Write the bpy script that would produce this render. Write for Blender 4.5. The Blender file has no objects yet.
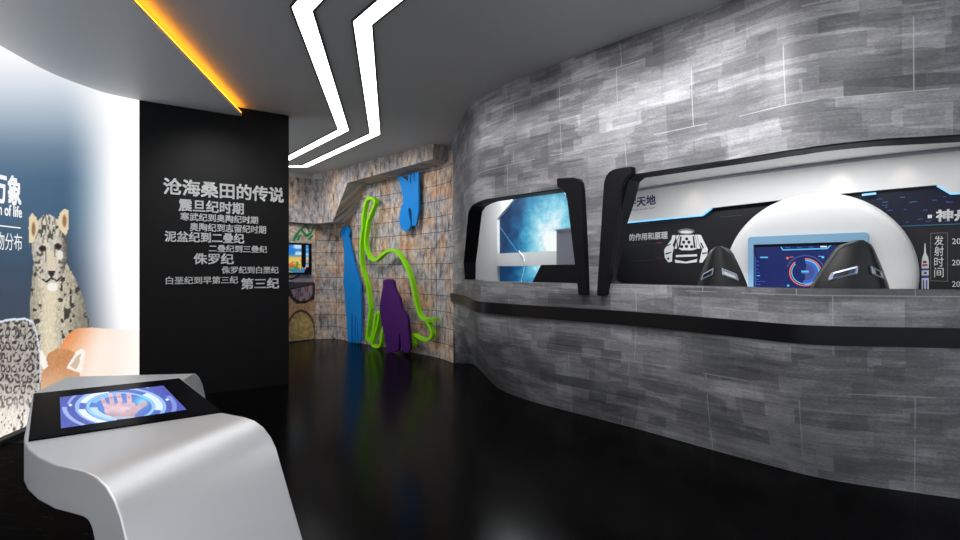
import bpy, bmesh, math, random
import numpy as np
from mathutils import Vector
from mathutils.geometry import delaunay_2d_cdt
random.seed(7)
SC = bpy.context.scene
COL = SC.collection
F, EYE = 520.0, 1.4                      # focal length in pixels of a 960 wide frame, eye height
CEIL, SOFF = 3.3, 3.2

# ------------------------------------------------------------------ helpers
def s2l(c):
    c = np.asarray(c, float) / 255.0
    return np.where(c <= .04045, c / 12.92, ((c + .055) / 1.055) ** 2.4)

def rgb(*c):
    return tuple(float(x) for x in s2l(c)) + (1.0,)

def on_z(px, py, z):
    Y = (EYE - z) * F / (py - 270.0)
    return Vector(((px - 480) / F * Y, Y, z))

def pchip(xs, ys):
    n = len(xs); h = [xs[i+1]-xs[i] for i in range(n-1)]
    d = [(ys[i+1]-ys[i])/h[i] for i in range(n-1)]
    m = [d[0]] + [0]*(n-2) + [d[-1]]
    for i in range(1, n-1):
        if d[i-1]*d[i] > 0:
            w1, w2 = 2*h[i]+h[i-1], h[i]+2*h[i-1]
            m[i] = (w1+w2)/(w1/d[i-1]+w2/d[i])
    def f(x):
        if x <= xs[0]: return ys[0]+m[0]*(x-xs[0])
        if x >= xs[-1]: return ys[-1]+m[-1]*(x-xs[-1])
        i = 0
        while x > xs[i+1]: i += 1
        t = (x-xs[i])/h[i]
        return ((2*t**3-3*t*t+1)*ys[i]+(t**3-2*t*t+t)*h[i]*m[i]
                + (-2*t**3+3*t*t)*ys[i+1]+(t**3-t*t)*h[i]*m[i+1])
    return f

class Wall:
    """an upright surface over a plan curve; s = run along it, off = out of it into the room"""
    def __init__(self, pts):
        s = [0.0]
        for a, b in zip(pts, pts[1:]): s.append(s[-1]+math.hypot(b[0]-a[0], b[1]-a[1]))
        self.s, self.L = s, s[-1]
        if len(pts) == 2:
            (x0, y0), (x1, y1) = pts
            self.fx = lambda v: x0+(x1-x0)*v/self.L
            self.fy = lambda v: y0+(y1-y0)*v/self.L
        else:
            self.fx, self.fy = pchip(s, [p[0] for p in pts]), pchip(s, [p[1] for p in pts])
    def n(self, s):
        e = .01
        dx, dy = self.fx(s+e)-self.fx(s-e), self.fy(s+e)-self.fy(s-e)
        l = math.hypot(dx, dy)
        return Vector((dy/l, -dx/l, 0))
    def p(self, s, z, off=0.0):
        n = self.n(s)
        return Vector((self.fx(s)+n.x*off, self.fy(s)+n.y*off, z))
    def find(self, px, py, off=0.0):
        k = (px-480)/F
        g = lambda s: (lambda q: q.x-k*q.y)(self.p(s, 0, off))
        lo, hi = -2.0, self.L+2.0
        glo = g(lo)
        for _ in range(60):
            m = (lo+hi)/2
            if (g(m) > 0) == (glo > 0): lo = m
            else: hi = m
        q = self.p(lo, 0, off)
        return lo, EYE-(py-270)/F*q.y

def setp(o, **k):
    for a, b in k.items():
        if b is not None: o[a] = b
    return o

def thing(name, label, cat, loc=(0, 0, 0), group=None):
    o = bpy.data.objects.new(name, None); COL.objects.link(o)
    o.location = loc; o.empty_display_size = .1
    return setp(o, label=label, category=cat, group=group)

def wloc(o):
    v = Vector((0, 0, 0))
    while o is not None:
        v += o.location; o = o.parent
    return v

def link(name, me, mat, parent=None, smooth=False, sharp=None):
    o = bpy.data.objects.new(name, me); COL.objects.link(o)
    if mat is not None: me.materials.append(mat)
    if parent is not None: o.parent = parent
    if smooth:
        me.polygons.foreach_set('use_smooth', [True]*len(me.polygons))
        if sharp: me.set_sharp_from_angle(angle=math.radians(sharp))
    return o

def mesh(name, V, Fc, mat, parent=None, uv=None, smooth=False, sharp=None, fix=True, origin=None):
    off = wloc(parent) if parent is not None else Vector((0, 0, 0))
    me = bpy.data.meshes.new(name)
    own = Vector(origin)-off if origin is not None else Vector((0, 0, 0))
    me.from_pydata([tuple(Vector(v)-off-own) for v in V], [], [tuple(f) for f in Fc])
    if uv is not None:
        lay = me.uv_layers.new(name='UVMap')
        for l in me.loops: lay.data[l.index].uv = uv[l.vertex_index]
    if fix:
        bm = bmesh.new(); bm.from_mesh(me)
        bmesh.ops.recalc_face_normals(bm, faces=bm.faces); bm.to_mesh(me); bm.free()
    o = link(name, me, mat, parent, smooth, sharp)
    o.location = own
    return o

def structure(o, label=None):
    return setp(o, kind='structure', label=label)

def inside(x, y, poly):
    c = False; j = len(poly)-1
    for i in range(len(poly)):
        (xi, yi), (xj, yj) = poly[i], poly[j]
        if (yi > y) != (yj > y) and x < (xj-xi)*(y-yi)/(yj-yi)+xi: c = not c
        j = i
    return c

def tri(outline, holes=(), extra=(), eps=1e-5):
    """triangulate an outline with holes; extra points make it fine enough to bend"""
    pts, edges = [], []
    for loop in (outline, *holes):
        b = len(pts); pts += list(loop)
        edges += [(b+i, b+(i+1) % len(loop)) for i in range(len(loop))]
    pts += list(extra)
    v, e, f, *_ = delaunay_2d_cdt([Vector(p) for p in pts], edges, [], 0, eps)
    out = []
    for t in f:
        cx = sum(v[i].x for i in t)/len(t); cy = sum(v[i].y for i in t)/len(t)
        if inside(cx, cy, outline) and not any(inside(cx, cy, h) for h in holes): out.append(tuple(t))
    return [(p.x, p.y) for p in v], out

def dense(loop, step):
    out = []
    for i, a in enumerate(loop):
        b = loop[(i+1) % len(loop)]
        n = max(1, int(math.hypot(b[0]-a[0], b[1]-a[1])/step))
        out += [(a[0]+(b[0]-a[0])*k/n, a[1]+(b[1]-a[1])*k/n) for k in range(n)]
    return out

def plate(fn, outline, back, front, holes=(), step=None):
    """solid plate: outline in (a,b), fn(a,b,off) gives the place; returns verts, faces, uv"""
    if step: outline = dense(outline, step); holes = [dense(h, step) for h in holes]
    extra = []
    if step:
        xs = [p[0] for p in outline]; ys = [p[1] for p in outline]
        x = min(xs)+step*1.03
        while x < max(xs):
            y = min(ys)+step*.97
            while y < max(ys):
                if inside(x, y, outline) and not any(inside(x, y, h) for h in holes): extra.append((x, y))
                y += step*1.9
            x += step
    p, t = tri(outline, holes, extra)
    n = len(p)
    V = [fn(a, b, front) for a, b in p]+[fn(a, b, back) for a, b in p]
    Fc = list(t)+[tuple(i+n for i in reversed(q)) for q in t]
    cnt = {}
    for q in t:
        for i in range(3):
            e = (q[i], q[(i+1) % 3]); cnt[e] = 1
    for (a, b) in cnt:
        if (b, a) not in cnt: Fc.append((b, a, a+n, b+n))
    return V, Fc, p+p

def join(*ms):
    V, Fc, U = [], [], []
    for v, f, *u in ms:
        b = len(V); V += list(v); Fc += [tuple(i+b for i in q) for q in f]
        U += list(u[0]) if u else [(0, 0)]*len(v)
    return V, Fc, U

def boxm(c, x, y, z, sx, sy, sz):
    """box about c along unit axes x, y, z"""
    c = Vector(c); V = []
    for a in (-1, 1):
        for b in (-1, 1):
            for d in (-1, 1): V.append(c+x*(a*sx/2)+y*(b*sy/2)+z*(d*sz/2))
    return V, [(0, 1, 3, 2), (4, 6, 7, 5), (0, 4, 5, 1), (2, 3, 7, 6), (0, 2, 6, 4), (1, 5, 7, 3)]

def tubem(pts, r, n=8):
    V, Fc = [], []
    for i, p in enumerate(pts):
        p = Vector(p)
        t = (Vector(pts[min(i+1, len(pts)-1)])-Vector(pts[max(i-1, 0)])).normalized()
        a = t.cross(Vector((0, 0, 1)))
        if a.length < .05: a = t.cross(Vector((1, 0, 0)))
        a.normalize(); b = t.cross(a)
        for k in range(n):
            w = 2*math.pi*k/n; V.append(p+a*(r*math.cos(w))+b*(r*math.sin(w)))
    for i in range(len(pts)-1):
        for k in range(n):
            Fc.append((i*n+k, i*n+(k+1) % n, (i+1)*n+(k+1) % n, (i+1)*n+k))
    Fc.append(tuple(range(n))); Fc.append(tuple(range((len(pts)-1)*n, len(pts)*n)))
    return V, Fc

def ribbon(fn, pts, w, back, front):
    """band of width w along a line of (a,b) points"""
    L, R = [], []
    for i, p in enumerate(pts):
        a, b = pts[max(i-1, 0)], pts[min(i+1, len(pts)-1)]
        dx, dy = b[0]-a[0], b[1]-a[1]; l = math.hypot(dx, dy) or 1
        ww = w[i] if isinstance(w, list) else w
        L.append((p[0]-dy/l*ww/2, p[1]+dx/l*ww/2)); R.append((p[0]+dy/l*ww/2, p[1]-dx/l*ww/2))
    V = []
    for l, r in zip(L, R): V += [fn(*l, front), fn(*r, front), fn(*r, back), fn(*l, back)]
    Fc = []
    for i in range(len(pts)-1):
        a, b = 4*i, 4*i+4
        for k in range(4): Fc.append((a+k, a+(k+1) % 4, b+(k+1) % 4, b+k))
    Fc.append((0, 1, 2, 3)); e = 4*(len(pts)-1); Fc.append((e, e+1, e+2, e+3))
    return V, Fc

def smooth_line(pts, n=4):
    out = []
    for i in range(len(pts)-1):
        p0, p1, p2, p3 = pts[max(i-1, 0)], pts[i], pts[i+1], pts[min(i+2, len(pts)-1)]
        for k in range(n):
            t = k/n
            out.append(tuple(.5*(2*p1[j]+(p2[j]-p0[j])*t+(2*p0[j]-5*p1[j]+4*p2[j]-p3[j])*t*t
                                 + (3*p1[j]-p0[j]-3*p2[j]+p3[j])*t**3) for j in (0, 1)))
    return out+[pts[-1]]

def glyphs(body, bold=0.0, extrude=0.0):
    """lettering as a mesh, its box scaled to 0..1"""
    c = bpy.data.curves.new('lettering', 'FONT'); weight = bold; c.body = body; c.resolution_u = 3
    c.extrude = .5 if extrude else 0
    o = bpy.data.objects.new('lettering', c); COL.objects.link(o)
    bpy.context.view_layer.update()
    me = bpy.data.meshes.new_from_object(o.evaluated_get(bpy.context.evaluated_depsgraph_get()))
    bpy.data.objects.remove(o); bpy.data.curves.remove(c)
    v = [tuple(p.co) for p in me.vertices]; f = [tuple(p.vertices) for p in me.polygons]
    bpy.data.meshes.remove(me)
    xs = [p[0] for p in v]; ys = [p[1] for p in v]
    x0, x1, y0, y1 = min(xs), max(xs), min(ys), max(ys)
    v = [((p[0]-x0)/(x1-x0), (p[1]-y0)/(y1-y0), p[2]) for p in v]
    if not weight: return v, f
    V, Fc = [], []                       # a heavier face: the strokes repeated slightly apart
    kx, ky = weight/(x1-x0), weight/(y1-y0)
    for dx, dy in ((-1, -1), (1, -1), (-1, 1), (1, 1), (0, 0)):
        b = len(V); V += [(p[0]+dx*kx, p[1]+dy*ky, p[2]) for p in v]; Fc += [tuple(i+b for i in q) for q in f]
    return V, Fc

def lettering(wall, body, a, b, z, h, mat, parent, name='lettering', off=.004, depth=.0, bold=.012, label=None):
    """text along a wall from run a to run b, centred on height z, h tall"""
    v, f = glyphs(body, bold, depth)
    V = [wall.p(a+(b-a)*p[0], z+h*(p[1]-.5), off+depth*(p[2]+.5)) for p in v]
    return setp(mesh(name, V, f, mat, parent, fix=False), label=label)

# ------------------------------------------------------------------ materials
def mat(name, color=(.5, .5, .5, 1), rough=.5, metal=0.0, spec=.5, emit=None, strength=1.0):
    m = bpy.data.materials.new(name); m.use_nodes = True
    b = m.node_tree.nodes['Principled BSDF']
    b.inputs['Base Color'].default_value = color
    b.inputs['Roughness'].default_value = rough
    b.inputs['Metallic'].default_value = metal
    b.inputs['Specular IOR Level'].default_value = spec
    if emit:
        b.inputs['Emission Color'].default_value = emit
        b.inputs['Emission Strength'].default_value = strength
    return m

class N:
    def __init__(self, m):
        self.t = m.node_tree; self.b = self.t.nodes['Principled BSDF']
    def new(self, typ, **k):
        n = self.t.nodes.new(typ)
        for a, v in k.items():
            if a in n.inputs: n.inputs[a].default_value = v
            else: setattr(n, a, v)
        return n
    def to(self, a, b): self.t.links.new(a, b)
    def math(self, op, a, b=None, clamp=False):
        n = self.t.nodes.new('ShaderNodeMath'); n.operation = op; n.use_clamp = clamp
        for i, x in enumerate((a, b)):
            if x is None: continue
            if isinstance(x, (int, float)): n.inputs[i].default_value = x
            else: self.to(x, n.inputs[i])
        return n.outputs[0]
    def mix(self, f, a, b, blend='MIX'):
        n = self.t.nodes.new('ShaderNodeMix'); n.data_type = 'RGBA'; n.blend_type = blend
        for i, x in ((0, f), (6, a), (7, b)):
            if isinstance(x, (int, float, tuple)): n.inputs[i].default_value = x
            else: self.to(x, n.inputs[i])
        return n.outputs[2]
    def ramp(self, x, stops):
        n = self.t.nodes.new('ShaderNodeValToRGB'); e = n.color_ramp.elements
        while len(e) < len(stops): e.new(.5)
        for el, (p, c) in zip(e, stops): el.position = p; el.color = c
        self.to(x, n.inputs[0]); return n.outputs[0]
    def uv(self, sx=1, sy=1, ox=0, oy=0):
        t = self.t.nodes.new('ShaderNodeTexCoord'); m = self.t.nodes.new('ShaderNodeMapping')
        m.inputs['Scale'].default_value = (sx, sy, 1); m.inputs['Location'].default_value = (ox, oy, 0)
        self.to(t.outputs['UV'], m.inputs['Vector']); return m.outputs[0]
    def noise(self, vec, scale, detail=4, rough=.6):
        n = self.new('ShaderNodeTexNoise', Scale=scale, Detail=detail, Roughness=rough)
        if vec is not None: self.to(vec, n.inputs['Vector'])
        return n.outputs[0]
    def brick(self, vec, w, h, mortar, c1, c2, cm, offset=.5, freq=2, squash=1.0, sfreq=2, bias=0.0):
        n = self.t.nodes.new('ShaderNodeTexBrick')
        n.offset = offset; n.offset_frequency = freq; n.squash = squash; n.squash_frequency = sfreq
        for k, v in (('Scale', 1), ('Brick Width', w), ('Row Height', h), ('Mortar Size', mortar),
                     ('Mortar Smooth', .1), ('Bias', bias), ('Color1', c1), ('Color2', c2), ('Mortar', cm)):
            n.inputs[k].default_value = v
        self.to(vec, n.inputs['Vector']); return n
g4 = lambda v: (v, v, v, 1)

def make_concrete():
    m = mat('grey streaked panel', rough=.42, spec=.35); n = N(m)
    a = n.brick(n.uv(), 1.25, .30, 0, g4(0), g4(1), g4(0), .37, 2, .6, 3).outputs[0]
    b = n.brick(n.uv(1, 1, .3, .04), .42, .105, 0, g4(0), g4(1), g4(0), .43, 3, .5, 2).outputs[0]
    b2 = n.brick(n.uv(1, 1, .11, .07), .17, .052, 0, g4(0), g4(1), g4(0), .31, 5, .4, 3).outputs[0]
    st = n.noise(n.uv(1.3, 14), 2.2, 7, .68)
    cl = n.noise(n.uv(1, 2.2), 1.6, 4, .6)
    gr = n.noise(n.uv(5, 9), 9, 5, .75)
    vo = n.new('ShaderNodeTexVoronoi', Scale=1.0, distance='CHEBYCHEV'); vo.inputs['Randomness'].default_value = .85
    n.to(n.uv(2.1, 9.5), vo.inputs['Vector'])
    vs_ = n.t.nodes.new('ShaderNodeSeparateColor'); n.to(vo.outputs['Color'], vs_.inputs[0])
    x = n.math('ADD', n.math('MULTIPLY', a, .26), n.math('MULTIPLY', n.math('SUBTRACT', vs_.outputs[0], .5), .26))
    b_m = n.math('MULTIPLY', n.math('MULTIPLY', b, cl), .52)
    x = n.math('ADD', x, b_m)
    sm = n.math('GREATER_THAN', b2, .74)
    x = n.math('ADD', x, n.math('MULTIPLY', n.math('MULTIPLY', sm, n.math('SUBTRACT', st, .42)), .55))
    x = n.math('ADD', x, n.math('MULTIPLY', n.math('SUBTRACT', st, .5), .70))
    x = n.math('ADD', x, n.math('MULTIPLY', n.math('SUBTRACT', gr, .5), .65))
    x = n.math('ADD', x, n.math('MULTIPLY', n.math('SUBTRACT', cl, .5), .5))
    dk = n.brick(n.uv(1, 1, .5, .02), .62, .10, 0, g4(0), g4(1), g4(0), .29, 3, 1.7, 2).outputs[0]
    dkm = n.math('GREATER_THAN', dk, .93)
    x = n.math('SUBTRACT', x, n.math('MULTIPLY', n.math('MULTIPLY', dkm, st), .38))
    lum = n.ramp(n.math('ADD', x, .20), [(0.0, (.065, .066, .072, 1)), (.38, (.155, .156, .166, 1)), (.75, (.335, .335, .35, 1)), (1, (.50, .50, .515, 1))])
    ln = n.brick(n.uv(1, 1, .2, 0), 1.45, .62, .0036, g4(0), g4(0), g4(1), .41, 2, .45, 2).outputs[0]
    sel = n.math('GREATER_THAN', n.noise(n.uv(.8, 1.1, 3, 1), 1.9, 1), .47)
    col = n.mix(n.math('MULTIPLY', n.math('MULTIPLY', ln, sel), .42), lum, g4(.55))
    n.to(col, n.b.inputs['Base Color'])
    bp = n.new('ShaderNodeBump', Strength=.12, Distance=.01); n.to(x, bp.inputs['Height']); n.to(bp.outputs[0], n.b.inputs['Normal'])
    return m

def make_stone(name, w, h, mortar):
    m = mat(name, rough=.75, spec=.25); n = N(m)
    br = n.brick(n.uv(), w, h, mortar, g4(0), g4(1), g4(.5), 0.0, 2)
    patch = n.noise(n.uv(1, 1), 2.3, 3, .55)
    fine = n.noise(n.uv(1.6, .8), 7, 8, .72)
    rust = n.noise(n.uv(1, 1, 4, 2), 3.1, 6, .7)
    ver = n.noise(n.uv(2.6, .7, 1, 7), 4.2, 7, .7)
    base = n.ramp(fine, [(.26, rgb(70, 60, 56)), (.40, rgb(160, 140, 126)), (.55, rgb(204, 184, 166)), (.72, rgb(236, 224, 212))])
    orange = n.ramp(fine, [(.26, rgb(92, 58, 40)), (.42, rgb(176, 126, 94)), (.58, rgb(212, 170, 136)), (.75, rgb(232, 206, 182))])
    grey = n.ramp(fine, [(.26, rgb(60, 58, 62)), (.42, rgb(136, 132, 134)), (.58, rgb(190, 184, 184)), (.75, rgb(226, 220, 218))])
    f1 = n.ramp(n.math('ADD', n.math('MULTIPLY', br.outputs[0], .18), rust), [(.55, g4(0)), (.72, g4(.9))])
    f2 = n.ramp(n.math('ADD', n.math('MULTIPLY', br.outputs[0], -.12), n.math('ADD', patch, .06)), [(.43, g4(0)), (.56, g4(1))])
    c = n.mix(f1, base, orange); c = n.mix(f2, c, grey)
    dk = n.ramp(ver, [(.53, g4(0)), (.66, g4(.82))])
    c = n.mix(dk, c, rgb(44, 40, 42))
    c = n.mix(n.math('MULTIPLY', br.outputs[1], .85), c, rgb(46, 36, 32))
    n.to(c, n.b.inputs['Base Color'])
    hgt = n.math('SUBTRACT', fine, n.math('MULTIPLY', br.outputs[1], .8))
    bp = n.new('ShaderNodeBump', Strength=.45, Distance=.02); n.to(hgt, bp.inputs['Height']); n.to(bp.outputs[0], n.b.inputs['Normal'])
    return m

def make_floor():
    m = mat('polished black floor', (.003, .003, .0032, 1), .16, 0, .5); n = N(m); n.b.inputs['IOR'].default_value = 1.1
    r = n.ramp(n.noise(None, 2.0, 3), [(.3, g4(.14)), (.7, g4(.22))])
    n.to(r, n.b.inputs['Roughness']); return m

def make_carpet():
    m = mat('dark streaked floor covering', rough=.6, spec=.15); n = N(m); n.b.inputs['IOR'].default_value = 1.1
    t = n.new('ShaderNodeTexCoord'); mp = n.new('ShaderNodeMapping'); mp.inputs['Scale'].default_value = (3, 16, 1); mp.inputs['Rotation'].default_value = (0, 0, 1.1)
    n.to(t.outputs['Object'], mp.inputs['Vector'])
    n.to(n.ramp(n.noise(mp.outputs[0], 2.6, 6, .65), [(.52, g4(.002)), (.64, g4(.008)), (.74, g4(.09))]), n.b.inputs['Base Color']); return m

def make_ceiling():
    m = mat('dark grey ceiling paint', rough=.55, spec=.25); n = N(m)
    n.to(n.ramp(n.noise(None, 1.2, 2), [(.3, g4(.55)), (.7, g4(.57))]), n.b.inputs['Base Color']); return m

def make_metal():
    m = mat('brushed steel', (.83, .83, .84, 1), .4, .6); n = N(m)
    t = n.new('ShaderNodeTexCoord'); mp = n.new('ShaderNodeMapping'); mp.inputs['Scale'].default_value = (6, 60, 60); mp.inputs['Rotation'].default_value = (0, 0, -1.15)
    n.to(t.outputs['Object'], mp.inputs['Vector'])
    n.to(n.ramp(n.noise(mp.outputs[0], 6, 3), [(.3, g4(.36)), (.7, g4(.44))]), n.b.inputs['Roughness']); return m

def make_galaxy():
    m = mat('star cloud picture', (.01, .01, .01, 1), .3, 0, .2); n = N(m)
    a = n.noise(n.uv(1.2, 2.0), 1.7, 8, .62)
    s = n.noise(n.uv(.8, 1.5, 2, 5), 3.2, 8, .7)
    t = n.t.nodes.new('ShaderNodeTexCoord'); vm = n.new('ShaderNodeVectorMath', operation='DISTANCE'); vm.inputs[1].default_value = (1.72, 1.74, 0)
    n.to(t.outputs['UV'], vm.inputs[0])
    glow = n.math('SUBTRACT', 1.0, n.math('MULTIPLY', vm.outputs['Value'], .72))
    x = n.math('ADD', glow, n.math('ADD', n.math('MULTIPLY', n.math('SUBTRACT', a, .5), .75), n.math('MULTIPLY', n.math('SUBTRACT', s, .5), .5)))
    c = n.ramp(x, [(0.0, rgb(14, 54, 96)), (.2, rgb(22, 92, 142)), (.45, rgb(60, 158, 198)), (.68, rgb(150, 220, 238)), (.86, rgb(248, 254, 255))])
    n.to(c, n.b.inputs['Emission Color']); n.b.inputs['Emission Strength'].default_value = .95
    return m

def print_mat(name, strength, rough=.4, lit=False):
    m = mat(name, rough=rough, spec=.3); n = N(m)
    a = n.new('ShaderNodeVertexColor', layer_name='print')
    if lit:
        n.b.inputs['Base Color'].default_value = (.02, .02, .02, 1)
        n.to(a.outputs[0], n.b.inputs['Emission Color']); n.b.inputs['Emission Strength'].default_value = strength
    else: n.to(a.outputs[0], n.b.inputs['Base Color'])
    return m

M = dict(
    concrete=make_concrete(), stone=make_stone('stacked stone blocks', .78, .25, .005),
    rock=make_stone('rough rock facing', 9.0, 9.0, .0), floor=make_floor(), carpet=make_carpet(), ceil=make_ceiling(),
    metal=make_metal(), galaxy=make_galaxy(),
    soffit=mat('pale soffit paint', g4(.66), .5, 0, .3), pale=mat('pale ceiling paint', g4(.55), .5),
    black=mat('satin black paint', (.006, .006, .007, 1), .5, 0, .15),
    panel=mat('matt black panel', (.004, .004, .0045, 1), .5, 0, .15),
    lip=mat('dark edge', (.03, .03, .032, 1), .4),
    band=mat('black glossy band', (.006, .006, .007, 1), .32, 0, .2),
    glassblack=mat('black glass', (.003, .003, .004, 1), .22, 0, .03),
    letter=mat('white letters', g4(.85), .4), letterlit=mat('white lit letters', g4(.3), .5, emit=g4(1), strength=.85),
    printwhite=mat('white print', g4(.75), .5), printdim=mat('grey print', g4(.2), .5), printfaint=mat('faint grey print', g4(.05), .5),
    navy=mat('navy print', rgb(38, 42, 110), .5), dash=mat('dark print', rgb(22, 22, 26), .5),
    white=mat('white lacquer', g4(.56), .3, 0, .4), whitematt=mat('white wall finish', g4(.72), .5, 0, .4),
    darkwall=mat('black display board', (.014, .014, .017, 1), .4, 0, .3), nightwall=mat('midnight blue display board', rgb(20, 24, 44), .4, 0, .3),
    greyc=mat('grey cabinet lacquer', rgb(150, 152, 164), .4),
    lblue=mat('pale blue frame', rgb(116, 156, 186), .35),
    ledblue=mat('blue light strip', g4(.2), .5, emit=rgb(110, 200, 255), strength=1.1),
    ledwhite=mat('white light diffuser', g4(.8), .5, emit=(1, 1, 1, 1), strength=5.0),
    ledorange=mat('amber light strip', g4(.2), .5, emit=(1.0, .33, .008, 1), strength=13.0),
    warm=mat('warm lamp', g4(.5), .5, emit=(1, .85, .62, 1), strength=6),
    scr=mat('dark blue screen', (.005, .006, .02, 1), .2, 0, .3, emit=rgb(26, 38, 92), strength=1.0),
    uiblue=mat('cyan screen graphics', g4(.02), .4, emit=rgb(80, 190, 240), strength=1.0),
    uideep=mat('royal blue screen graphics', g4(.02), .4, emit=rgb(30, 90, 190), strength=1.0),
    uimid=mat('mid blue screen graphics', g4(.02), .4, emit=rgb(44, 62, 140), strength=1.0),
    uiorange=mat('orange screen graphics', g4(.02), .4, emit=rgb(230, 100, 70), strength=1.0),
    uiwhite=mat('white screen graphics', g4(.02), .4, emit=rgb(230, 240, 250), strength=1.0),
    cyanline=mat('cyan printed line', rgb(40, 110, 140), .5), orangeline=mat('rust printed line', rgb(110, 50, 34), .5),
    redprint=mat('red print', rgb(190, 50, 45), .5), blueprint=mat('violet blue print', rgb(60, 62, 170), .5),
    blue=mat('sky blue paint', rgb(2, 128, 210), .45, 0, .3), green=mat('lime green paint', rgb(140, 222, 6), .4, 0, .3),
    purple=mat('purple paint', rgb(66, 8, 96), .5, 0, .3),
    seat=mat('black seat shell', rgb(20, 20, 22), .36, 0, .4), cushion=mat('black seat padding', rgb(22, 22, 24), .7),
    slot=mat('steel slot rim', rgb(150, 160, 175), .3, .6), slotblue=mat('blue slot pad', rgb(30, 48, 100), .5),
    slotwhite=mat('pale slot pad', rgb(190, 195, 195), .5),
    muralprint=print_mat('backlit print', 1.06, lit=True), screenprint=print_mat('screen picture', 1.0, lit=True),
    wallprint=print_mat('wall print', 1.0), plain=mat('grey wall paint', g4(.35), .6),
)

M['glassblack'].node_tree.nodes['Principled BSDF'].inputs['IOR'].default_value = 1.15
# ------------------------------------------------------------------ painting of printed pictures
def vnoise(x, y, seed=0):
    xi, yi = np.floor(x).astype(int), np.floor(y).astype(int); xf, yf = x-xi, y-yi
    def h(a, b):
        v = np.sin(a*127.1+b*311.7+seed*74.7)*43758.5453; return v-np.floor(v)
    u, v = xf*xf*(3-2*xf), yf*yf*(3-2*yf)
    return (h(xi, yi)*(1-u)+h(xi+1, yi)*u)*(1-v)+(h(xi, yi+1)*(1-u)+h(xi+1, yi+1)*u)*v

def sstep(a, b, x):
    t = np.clip((x-a)/(b-a), 0, 1); return t*t*(3-2*t)

def pmask(x, y, poly):
    c = np.zeros(x.shape, bool); j = len(poly)-1
    for i in range(len(poly)):
        (xi, yi), (xj, yj) = poly[i], poly[j]
        if yi != yj:
            c ^= ((yi > y) != (yj > y)) & (x < (xj-xi)*(y-yi)/(yj-yi)+xi)
        j = i
    return c

def capsule(x, y, a, b, r):
    dx, dy = b[0]-a[0], b[1]-a[1]
    t = np.clip(((x-a[0])*dx+(y-a[1])*dy)/(dx*dx+dy*dy), 0, 1)
    return np.hypot(x-a[0]-t*dx, y-a[1]-t*dy) < r

def blend(C, m, col):
    m = np.asarray(m, float)[..., None]; return C*(1-m)+np.asarray(col, float)*m

def ell(x, y, cx, cy, rx, ry): return np.hypot((x-cx)/rx, (y-cy)/ry)

def painted(name, fn, ru, rv, colours, material, parent, lift=None):
    """a printed sheet: fn(a,b) gives places, colours(X,Y,A,B) sRGB colours where X,Y are the picture's own coordinates"""
    A, B = np.meshgrid(ru, rv); P = np.array([[fn(a, b) for a in ru] for b in rv])
    x, y = 480+P[..., 0]/P[..., 1]*F, 270-(P[..., 2]-EYE)/P[..., 1]*F
    C = s2l(np.clip(colours(x, y, A, B), 0, 255))
    nu, nv = len(ru), len(rv); off = np.array(wloc(parent)) if parent else np.zeros(3)
    me = bpy.data.meshes.new(name)
    idx = np.arange(nu*nv).reshape(nv, nu)
    fc = np.stack([idx[:-1, :-1], idx[:-1, 1:], idx[1:, 1:], idx[1:, :-1]], -1).reshape(-1, 4)
    me.from_pydata((P.reshape(-1, 3)-off).tolist(), [], fc.tolist())
    ca = me.color_attributes.new('print', 'FLOAT_COLOR', 'POINT')
    ca.data.foreach_set('color', np.concatenate([C.reshape(-1, 3), np.ones((nu*nv, 1))], 1).astype(np.float32).ravel())
    return link(name, me, material, parent)

# ------------------------------------------------------------------ camera
cam = bpy.data.cameras.new('camera'); cam.sensor_width = 36; cam.lens = F/960*36; cam.clip_start = .05
co = bpy.data.objects.new('camera', cam); COL.objects.link(co)
co.location = (0, 0, EYE); co.rotation_euler = (math.pi/2, 0, 0); SC.camera = co

# ------------------------------------------------------------------ the hull wall on the right
HF = [(-.41, 7.85), (-.12, 7.75), (.23, 6.12), (.5, 5.62), (1.34, 4.64), (2.0, 3.82), (2.3, 3.5), (2.94, 3.18), (4.6, 2.5)]
HB = [(-.44, 7.95), (-.20, 6.95), (-.02, 5.85), (.3, 5.4), (1.33, 4.34), (1.8, 3.68), (2.12, 3.28), (2.9, 3.13), (4.6, 2.7)]
HT = [(-.45, 8.05), (-.26, 6.95), (-.04, 5.85), (.28, 5.35), (1.2, 4.32), (1.75, 3.75), (2.08, 3.35), (2.85, 3.05), (4.6, 2.6)]
ts = list(range(9))
cf = [(pchip(ts, [p[0] for p in c]), pchip(ts, [p[1] for p in c])) for c in (HF, HB, HT)]
kB = pchip([0, .45, 1.0, 1.4, 4], [0, .62, 1, 1, 1]); kT = pchip([0, 1.0, 3.1, 4], [0, 0, 1, 1])
def hull2(t, z):
    kb, kt = kB(min(z, 3.3)), max(0, min(1, kT(min(z, 3.1))))
    X = [f[0](t) for f in cf]; Y = [f[1](t) for f in cf]
    x = X[0]*(1-kb)+X[1]*kb; y = Y[0]*(1-kb)+Y[1]*kb
    return x*(1-kt)+X[2]*kt, y*(1-kt)+Y[2]*kt
def hulln(t, z):
    a, b = hull2(t-.02, z), hull2(t+.02, z); l = math.hypot(b[0]-a[0], b[1]-a[1]) or 1
    return Vector(((b[1]-a[1])/l, -(b[0]-a[0])/l, 0))
def hull(t, z, off=0.0):
    x, y = hull2(t, z); n = hulln(t, z)
    if z > 3.06:
        q = min(1, (z-3.06)/(CEIL-3.06)); off += .04*(1-math.sqrt(max(0, 1-q*q)))
    return Vector((x+n.x*off, y+n.y*off, z))
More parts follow.
